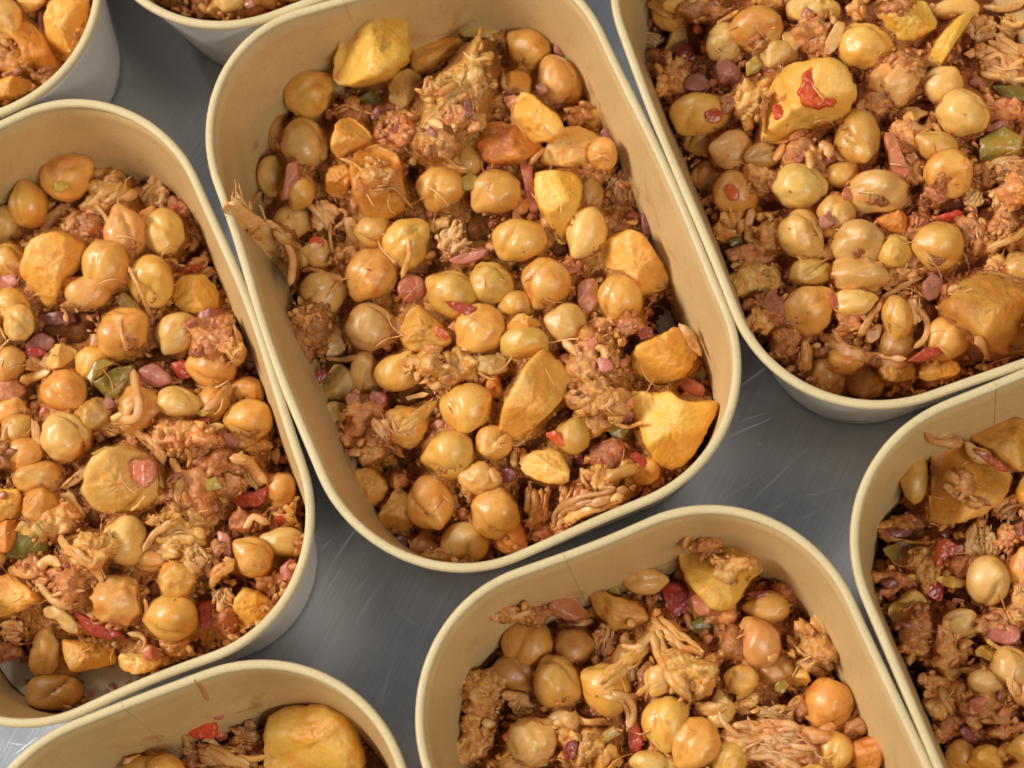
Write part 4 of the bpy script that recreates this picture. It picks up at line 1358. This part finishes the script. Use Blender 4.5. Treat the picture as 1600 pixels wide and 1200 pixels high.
# half-buried chickpeas in the wider gaps between the pieces
COVER = np.zeros(UU.shape, bool)
for it in items:
    if it[3] == 's': continue
    g = it[7] if isinstance(it[7], np.ndarray) else np.column_stack([it[7][0] + it[7][2] * np.cos(np.linspace(0, 6.1, 18)), it[7][1] + it[7][3] * np.sin(np.linspace(0, 6.1, 18))])
    si, sj = cells(g[:, 0].min(), g[:, 0].max(), g[:, 1].min(), g[:, 1].max()); COVER[si, sj] |= inpoly(UU[si, sj] + .01, VV[si, sj] + .01, g)
rf = np.random.default_rng(77); fill = 0
FREE = (OWN >= 0) & (OWN < 50) & ~COVER & (UU > -60) & (UU < 1660) & (VV > -60) & (VV < 1260)
fi, fj = np.where(FREE)
for _ in range(12000):
    q = int(rf.integers(0, len(fi))); u, v = float(UU[fi[q], fj[q]]), float(VV[fi[q], fj[q]]); R_ = rf.uniform(27, 36)
    own = OWN[fi[q], fj[q]]
    if any(math.hypot(u - a, v - b) < rr for a, b, rr in ((60, 1060, 130), (170, 1050, 90), (1042, 490, 45), (768, 1065, 45), (120, 1170, 140), (300, 420, 60), (1120, 700, 40), (330, 1080, 90))): continue
    si, sj = cells(u - R_, u + R_, v - R_, v + R_); d_ = (UU[si, sj] - u) ** 2 + (VV[si, sj] - v) ** 2 < R_ * R_
    if FREE[si, sj][d_].mean() < .62 or (OWN[si, sj][d_] != own).any() : continue
    FREE[si, sj] &= ~d_
    pick = rf.random()
    if pick < .52: items.append((own, .15, len(items), 'c', str(rf.choice(list('ggoodpk'))), str(rf.choice(list('ssslq'))), None, (u, v, R_ * rf.uniform(.9, 1.1), R_ * rf.uniform(.9, 1.1)), KEYS[own])); fill += 1
    elif pick < .82: items.append((own, .15, len(items), 'm', str(rf.choice(list('oopy'))), 's', None, (u, v, R_ * rf.uniform(1.0, 1.3), R_ * rf.uniform(.9, 1.2)), KEYS[own]))
    else:
        an = np.sort(rf.uniform(0, 6.28, 6)); g = np.column_stack([u + R_ * np.cos(an) * rf.uniform(.75, 1.15, 6), v + R_ * np.sin(an) * rf.uniform(.75, 1.15, 6)])
        if np.diff(an).max() < 2.2: items.append((own, .15, len(items), 'p', str(rf.choice(list('oryb'))), 's', None, g, KEYS[own]))
print('filler chickpeas', fill)
items.sort(key=lambda t: (t[0], t[1], t[2]))

for ti, layer, idx, kind, tone, style, wd, geo, tub in items:
    r = np.random.default_rng(1000 + idx)
    if kind == 'c':
        u, v, rx, ry = geo; an = r.uniform(-.15, .15)
        si, sj = cells(u - rx, u + rx, v - ry, v + ry); du = (UU[si, sj] - u) / rx; dv = (VV[si, sj] - v) / ry; rho2 = du * du + dv * dv; ok = rho2 < 1
        z0 = float(np.median(ZB[si, sj][ok])) if ok.any() else RIM_Z * .35
        mp = float(mpp(u, v, max(z0, .01) + .005)); rz = .92 * (rx + ry) / 2 * mp; rz = min(rz, 1.15 * min(rx, ry) * mp)
        if ok.any():
            low = ZB[si, sj][ok] + rz * np.sqrt(1 - rho2[ok]); zc = float(np.quantile(low, .62)) - .14 * rz - (.35 * rz if layer == 0 else 0)
        else: zc = z0 + .8 * rz
        zc = min(zc, CAP); zc = max(zc, FLOOR_Z + .9 * rz)
        if ok.any():
            sub = ZB[si, sj]; sub[ok] = np.maximum(sub[ok], zc + rz * np.sqrt(1 - rho2[ok]) * .95)
        mp = float(mpp(u, v, zc)); o = link('chickpea', chickpea_variant(style, tone, r))
        o.matrix_world = Matrix.Translation(Vector(at(u, v, zc))) @ (FRAME @ Matrix.Rotation(an, 3, 'Z')).to_4x4() @ Matrix.Diagonal((rx * mp, ry * mp, rz, 1))
        size = (rx + ry) / 2; c = (u, v)
    elif kind == 's':
        q = geo; L = np.concatenate([[0], np.cumsum(np.hypot(*np.diff(q, axis=0).T))]); n = max(7, int(L[-1] / 5))
        s_ = np.linspace(0, L[-1], n); pu = np.interp(s_, L, q[:, 0]); pv = np.interp(s_, L, q[:, 1])
        for _ in range(3):
            pu[1:-1] = (pu[:-2] + 2 * pu[1:-1] + pu[2:]) / 4; pv[1:-1] = (pv[:-2] + 2 * pv[1:-1] + pv[2:]) / 4
        z = np.maximum(zat(pu, pv), np.maximum(zat(pu + 3, pv), zat(pu - 3, pv)))
        good = z > 0; z = np.where(good, z, np.median(z[good]) if good.any() else RIM_Z * .4)
        zs = z.copy()
        for _ in range(10): zs[1:-1] = (zs[:-2] + zs[1:-1] * 2 + zs[2:]) / 4; zs = np.maximum(zs, z - .0012)
        mp = float(mpp(pu.mean(), pv.mean(), zs.mean())); W = wd * mp; zs = zs + W * .18
        P = at(pu, pv, zs); org = P.mean(0); tg = np.gradient(P, axis=0); tg /= np.linalg.norm(tg, axis=1)[:, None]
        lat = np.cross(tg, -CAM_F); lat /= np.linalg.norm(lat, axis=1)[:, None]
        nf = max(1, int(round(wd / 9.5))); acc = Acc(); LL = np.linspace(0, 1, n); UPV = -CAM_F
        def sub_path(a0, a1, o_, lift):
            sel = np.linspace(max(a0, 0), min(a1, 1), max(8, int(n * .9))); ph = r.uniform(0, 50)
            base = np.column_stack([np.interp(sel, LL, P[:, i]) for i in range(3)]); lt = np.column_stack([np.interp(sel, LL, lat[:, i]) for i in range(3)])
            nz = vnoise(np.column_stack([sel * L[-1] / 16 + ph, sel * 0 + ph, sel * 0])); up = vnoise(np.column_stack([sel * L[-1] / 14 + ph, sel * 0, sel * 0 + 9]))
            return base + lt * (o_ * W * (.6 + .4 * np.sin(sel * np.pi)) + nz * W * .16)[:, None] + UPV * (lift + up * W * .10)[:, None] - org
        for k in range(nf):
            o_ = ((k + .5) / nf - .5) * .8 + r.normal() * .06
            a0, a1 = (0, 1) if k == nf // 2 else (r.uniform(-.02, .2), 1 - r.uniform(-.02, .2))
            ww = max(W / nf * r.uniform(1.0, 1.45), .0004)
            ribbon(acc, sub_path(a0, a1, o_, np.cos(o_ * 2.6) * min(.2 * W, .0012)), UPV, ww, ww * r.uniform(.55, .9), r)
        for k in range(nf + 1 if wd > 8 else 0):
            a0 = r.uniform(0, .6); a1 = a0 + r.uniform(.25, .6); ww = max(W * r.uniform(.10, .22), .0003)
            ribbon(acc, sub_path(a0, a1, r.uniform(-.6, .6), min(.3 * W, .0014) * r.uniform(.4, 1)), UPV, ww, ww * .8, r, 8)
        ton = tone if 'k_' + tone in M else 't'
        ton = ['w', 'o', 'o', 't', 'o'][int(r.integers(0, 5))] if tone == 't' else ton
        tone = ton
        o = link('chicken_shred', acc.mesh('chicken_shred', [M['k_' + ton]])); o.location = org
        for a, b, zz in zip(pu, pv, zs):
            si, sj = cells(a - wd * .4, a + wd * .4, b - wd * .4, b + wd * .4); sub = ZB[si, sj]; np.maximum(sub, zz, out=sub, where=(OWN[si, sj] >= 0))
        size = L[-1] / 2; c = (pu.mean(), pv.mean())
    else:
        if kind == 'm' and not isinstance(geo, np.ndarray):
            u, v, rx, ry = geo; t = np.linspace(0, 2 * np.pi, 22)[:-1]; rr = 1 + .28 * r.normal(size=21)
            rr = (np.roll(rr, 1) + rr * 2 + np.roll(rr, -1)) / 4
            poly = np.column_stack([u + rx * rr * np.cos(t), v + ry * rr * np.sin(t)])
        else: poly = geo
        c = poly.mean(0); lo = poly.min(0); hi = poly.max(0); x, y = poly[:, 0], poly[:, 1]
        area = abs(np.dot(x, np.roll(y, 1)) - np.dot(y, np.roll(x, 1))) / 2; size = math.sqrt(area / math.pi)
        si, sj = cells(lo[0], hi[0], lo[1], hi[1]); ok = inpoly(UU[si, sj] + .01, VV[si, sj] + .01, poly) & (ZB[si, sj] > 0)
        zz = ZB[si, sj][ok]; z0 = float(np.median(zz)) if zz.size else RIM_Z * .4
        mp = float(mpp(c[0], c[1], z0 + .004)); per = min(hi - lo); T = STY[kind][1] * min(math.sqrt(area), per * 1.1) * mp
        if kind in 'ot': T = max(T, .0012)
        zc = (float(np.quantile(zz, .62)) if zz.size else z0) + T / 2 - {'p': .20, 'm': .22, 'k': .22, 'o': .05, 't': .12}.get(kind, .18) * T
        zc = min(zc, CAP if layer < 3 else CAP * 1.06); 
        if style == 'H': zf = float(np.quantile(zz, .35)) + T * .3; zc = (RIM_Z + .003 + zf) / 2
        mp = float(mpp(c[0], c[1], zc)); loc = (poly - c) * [1, -1] * mp
        if kind == 'k':
            acc = Acc(); v_, f_ = blob('k', loc * .8, T * .6, r, 40, 14); acc.add(v_, f_); pulled(acc, loc, T, r)
            for _ in range(int(np.clip(size * .5, 4, 22))):
                p_ = loc[int(r.integers(0, len(loc)))] * r.uniform(0, .95); acc.add(fragment(r, min(r.lognormal(-7.0, .4), .0018)) + [p_[0], p_[1], T * r.uniform(.15, .4)], ICO2[1], int(r.integers(1, 3)))
            if style == 'H':                                             # hangs from the rim down onto the food
                a_ = loc[np.argmin(loc[:, 0])]; b_ = loc[np.argmin(loc[:, 1])]; e_ = b_ - a_; L2 = float(e_ @ e_)
                for q, vv_ in enumerate(acc.v):
                    tt_ = np.clip(((vv_[:, :2] - a_) @ e_) / L2, 0, 1); dz_ = (RIM_Z + .003) + (zf - RIM_Z - .003) * np.clip(tt_ * 1.5 - .15, 0, 1) ** .8 - zc
                    acc.v[q] = vv_ + np.column_stack([dz_ * 0, dz_ * 0, dz_])
            me = acc.mesh('chicken_chunk', [M['k_' + tone], M['m_o'], M['m_p']])
        elif kind == 'm': me = mush(loc, T, tone, r)
        else:
            v_, f_ = blob(kind, loc, T, r); me = mesh_of(NAMES[kind], v_, f_, [M[kind + '_' + tone]])
        o = link(NAMES[kind], me)
        o.matrix_world = Matrix.Translation(Vector(at(c[0], c[1], zc))) @ FRAME.to_4x4()
        if zz.size:
            sub = ZB[si, sj]; dx = np.abs(UU[si, sj] - c[0]) / (hi[0] - lo[0]) * 2; dy = np.abs(VV[si, sj] - c[1]) / (hi[1] - lo[1]) * 2
            PMASK[si, sj] |= ok if kind == 'p' else False; top = zc + T / 2 * np.clip(1 - np.maximum(dx, dy) ** 4, 0, 1) * .9; sub[ok] = np.maximum(sub[ok], top[ok])
    THINGS.append(dict(o=o, kind=kind, tone=tone, style=style, tub=tub, u=float(c[0]), v=float(c[1]), size=size))

# ------------------------------------------------------------------ crumbs of mince, sauce and fine chicken fibres: too small to pick apart
def blur(a, n):
    for _ in range(n):
        a = (a + np.roll(a, 1, 0) + np.roll(a, -1, 0) + np.roll(a, 1, 1) + np.roll(a, -1, 1)) / 5
    return a
INT = (OWN >= 0) & (OWN < 50)
# ------------------------------------------------------------------ thick wet sauce clinging between the pieces
PMASK = blur(PMASK.astype(float), 16) > .93; STEP = 2
for ki, key in enumerate(KEYS):
    mask = (OWN == ki) & (UU > -110) & (UU < 1710) & (VV > -110) & (VV < 1310)
    if mask.sum() < 200: continue
    wgt = mask.astype(float); S = blur(np.where(mask, ZB, 0.0), 30) / np.maximum(blur(wgt, 30), 1e-3)
    low = blur(np.where(mask, (ZB < FLOOR_Z + .0045).astype(float), 0), 6)
    I0, J0 = np.where(mask); i0, i1, j0, j1 = I0.min(), I0.max() + 1, J0.min(), J0.max() + 1
    us = UU[i0:i1:STEP, j0:j1:STEP].astype(float); vs = VV[i0:i1:STEP, j0:j1:STEP].astype(float); sm = mask[i0:i1:STEP, j0:j1:STEP] & (low[i0:i1:STEP, j0:j1:STEP] < .04) & ~PMASK[i0:i1:STEP, j0:j1:STEP]
    z = S[i0:i1:STEP, j0:j1:STEP]; q = np.column_stack([us.ravel(), vs.ravel(), np.full(us.size, ki * 13.0)])
    z = z - .0034 + (fbm(q * [1 / 34, 1 / 34, 1], 3) * .0030 + np.abs(fbm(q * [1 / 9, 1 / 9, 1] + 7, 3)) * .0022).reshape(us.shape)
    z = np.maximum(z, FLOOR_Z - .0004); P = at(us, vs, z).reshape(-1, 3)
    H_, W_ = us.shape; idx = np.arange(H_ * W_).reshape(H_, W_); okf = sm[:-1, :-1] & sm[1:, :-1] & sm[:-1, 1:] & sm[1:, 1:]
    fq = np.stack([idx[:-1, :-1], idx[1:, :-1], idx[1:, 1:], idx[:-1, 1:]], -1)[okf]
    if not len(fq): continue
    used = np.unique(fq); remap = np.zeros(H_ * W_, int); remap[used] = np.arange(len(used)); org = np.array([*TUBS[key][:2], 0.0])
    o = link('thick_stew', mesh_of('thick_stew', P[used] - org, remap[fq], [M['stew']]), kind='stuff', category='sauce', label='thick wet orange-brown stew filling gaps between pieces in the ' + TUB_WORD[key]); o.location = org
ZBL = blur(np.where(ZB > 0, ZB, RIM_Z * .3), 14)
for ki, key in enumerate(KEYS):
    ii, jj = np.where(INT & (OWN == ki) & (UU > -40) & (UU < 1640) & (VV > -40) & (VV < 1240))
    if len(ii) < 50: continue
    n = int(len(ii) * .055); pick = rng.integers(0, len(ii), n)
    u = UU[ii[pick], jj[pick]] + rng.uniform(-1, 1, n); v = VV[ii[pick], jj[pick]] + rng.uniform(-1, 1, n)
    nz = fbm(np.column_stack([u / 30, v / 30, np.full(n, ki)]), 3); dz = ZBL[ii[pick], jj[pick]] - ZB[ii[pick], jj[pick]]
    score = nz * .9 + np.clip(dz * 420, -1.2, 1.0) + rng.normal(size=n) * .2; keep = score > .62
    u, v, dz = u[keep], v[keep], dz[keep]; n = len(u)
    z = zat(u, v); P = at(u, v, z); org = np.array([*TUBS[key][:2], 0.0]); acc = Acc()
    for k in range(n):
        big = dz[k] > .0012
        rr = min(rng.lognormal(-7.0 if big else -8.1, .45), .0022 if big else .0006)
        acc.add(fragment(rng, rr) + P[k] + [0, 0, rr * (.25 if big else .1)] - org, ICO2[1], int(rng.choice(5, p=[.22, .30, .30, .10, .08])))
    fi, fj = np.where(FREE & (OWN == ki) & (UU > -40) & (UU < 1640) & (VV > -40) & (VV < 1240) & (ZB > FLOOR_Z + .006))
    for k in rng.choice(len(fi), min(len(fi) // 110, 260), replace=False) if len(fi) > 60 else []:
        uu_, vv_ = float(UU[fi[k], fj[k]]), float(VV[fi[k], fj[k]]); rr = rng.uniform(.0008, .0021); p_ = at(uu_, vv_, ZB[fi[k], fj[k]] - .0008)
        acc.add(fragment(rng, rr) + p_ - org, ICO2[1], int(rng.choice(5, p=[.20, .22, .46, .08, .04])))  # mostly dark mince here: shade of the gaps put into the crumb colours
    o = link('mince_crumbs', acc.mesh('mince_crumbs', [M[q] for q in ('m_p', 'm_o', 'm_d', 'k_o', 'm_y')]), kind='stuff', category='mince', label='fine crumbs of mince and sauce over the pieces in the ' + TUB_WORD[key]); o.location = org
    print(key, 'crumbs', n)
    # fine fibres
    nf = int(len(ii) / 1300); acc = Acc()
    for k in range(nf):
        q = int(rng.integers(0, len(ii))); u, v = float(UU[ii[q], jj[q]]), float(VV[ii[q], jj[q]]); an = rng.uniform(0, 6.28); L = rng.uniform(16, 60); cv = rng.normal() * .022
        uu = [u]; vv = [v]
        for s_ in range(9):
            an += cv * L / 9 + rng.normal() * .12; uu.append(uu[-1] + math.cos(an) * L / 9); vv.append(vv[-1] + math.sin(an) * L / 9)
        uu = np.array(uu); vv = np.array(vv); oi = OWN[np.clip(((vv - V0) / ST).astype(int), 0, UU.shape[0] - 1), np.clip(((uu - U0) / ST).astype(int), 0, UU.shape[1] - 1)]
        if not np.all(oi == ki): continue
        zz = zat(uu, vv); zs = zz.copy()
        for _ in range(4): zs[1:-1] = (zs[:-2] + 2 * zs[1:-1] + zs[2:]) / 4
        P = at(uu, vv, np.maximum(zs, zz - .0008) + .0003) - org
        acc.add(*tube(P, np.full(10, rng.uniform(.00009, .00030)) * np.clip(np.sin(np.linspace(.3, 2.9, 10)) * 1.6, .3, 1), 5))
    if acc.n:
        o = link('chicken_fibres', acc.mesh('chicken_fibres', [M['k_w']]), kind='stuff', category='chicken', label='hair-thin chicken fibres strewn over the ' + TUB_WORD[key]); o.location = org

# ------------------------------------------------------------------ labels: look, place in its tub, order among its like, and a neighbour
TONE = {'c_y': 'pale yellow', 'c_g': 'golden', 'c_o': 'orange', 'c_d': 'dark brown', 'c_p': 'pinkish', 'c_k': 'olive', 'p_o': 'bright orange', 'p_y': 'yellow', 'p_b': 'brownish', 'p_r': 'sauce-red', 'p_k': 'glassy pale',
        'h_p': 'pink', 'h_m': 'mauve', 'h_d': 'dark', 'h_s': 'salmon pink', 't_r': 'red', 't_o': 'orange-red', 't_d': 'dark red', 'g_g': 'green', 'g_y': 'yellow-green', 'g_o': 'olive',
        'm_o': 'orange', 'm_p': 'pinkish', 'm_d': 'dark', 'm_y': 'yellowish', 'k_w': 'pale', 'k_t': 'tan', 'k_o': 'orange', 'k_b': 'brown', 'o_t': 'thin'}
NOUN = {'c': 'chickpea', 'p': 'potato chunk', 'h': 'ham bit', 't': 'tomato bit', 'g': 'pepper bit', 'm': 'mince clump', 'o': 'skin flake', 'k': 'chicken chunk', 's': 'chicken shred'}
ORD = ['topmost', 'second from top', 'third from top', 'fourth from top', 'fifth from top', 'sixth from top', 'seventh from top', 'eighth from top', 'ninth from top', 'tenth from top', 'eleventh from top', 'twelfth from top']
def look(t):
    k = t['kind']; w_ = TONE.get(('k' if k == 's' else k) + '_' + t['tone'], '')
    sh = {'l': 'lumpy ', 'w': 'split ', 'q': 'sauce-coated '}.get(t['style'], 'smooth ') if k == 'c' else ''
    return (sh + w_ + ' ' + NOUN[k]).strip()
SPAN = {}
for key in KEYS:
    ts = [t for t in THINGS if t['tub'] == key]
    SPAN[key] = (min(t['u'] for t in ts), max(t['u'] for t in ts), min(t['v'] for t in ts), max(t['v'] for t in ts))
buckets = {}
for t in THINGS:
    a0, a1, b0, b1 = SPAN[t['tub']]; fu = (t['u'] - a0) / (a1 - a0 + 1e-6); fv = (t['v'] - b0) / (b1 - b0 + 1e-6)
    col = min(int(fu * 3), 2); row = min(int(fv * 3), 2)
    t['zone'] = [['upper left', 'upper middle', 'upper right'], ['middle left', 'middle', 'middle right'], ['lower left', 'lower middle', 'lower right']][row][col]
    buckets.setdefault((t['tub'], t['zone'], look(t)), []).append(t)
for (tub, zone, lk), ts in buckets.items():
    ts.sort(key=lambda t: t['v'])
    for i, t in enumerate(ts):
        others = [q for q in THINGS if q['tub'] == tub and q['kind'] != t['kind'] and q['kind'] in 'phtgc']
        near = min(others, key=lambda q: math.hypot(q['u'] - t['u'], q['v'] - t['v'])) if others else None
        lab = '%s in %s of %s' % (lk, zone, TUB_WORD[tub])
        if len(ts) > 1: lab += ', ' + ('lowest' if i == len(ts) - 1 else ORD[min(i, 11)])
        if near:
            nb = ' by ' + TONE.get(near['kind'] + '_' + near['tone'], '').split()[-1] + ' ' + NOUN[near['kind']].split()[0]
            if len((lab + nb).split()) <= 16: lab += nb
        t['o']['label'] = lab; t['o']['category'] = CATS[t['kind']]; t['o']['group'] = {'c': 'chickpeas', 'p': 'potato chunks', 'h': 'ham pieces', 't': 'tomato pieces', 'g': 'pepper pieces', 'm': 'mince clumps', 'o': 'skin flakes', 'k': 'chicken pieces', 's': 'chicken shreds'}[t['kind']] + ' in the ' + TUB_WORD[tub]
print('things', len(THINGS), {k: sum(t['kind'] == k for t in THINGS) for k in NOUN})
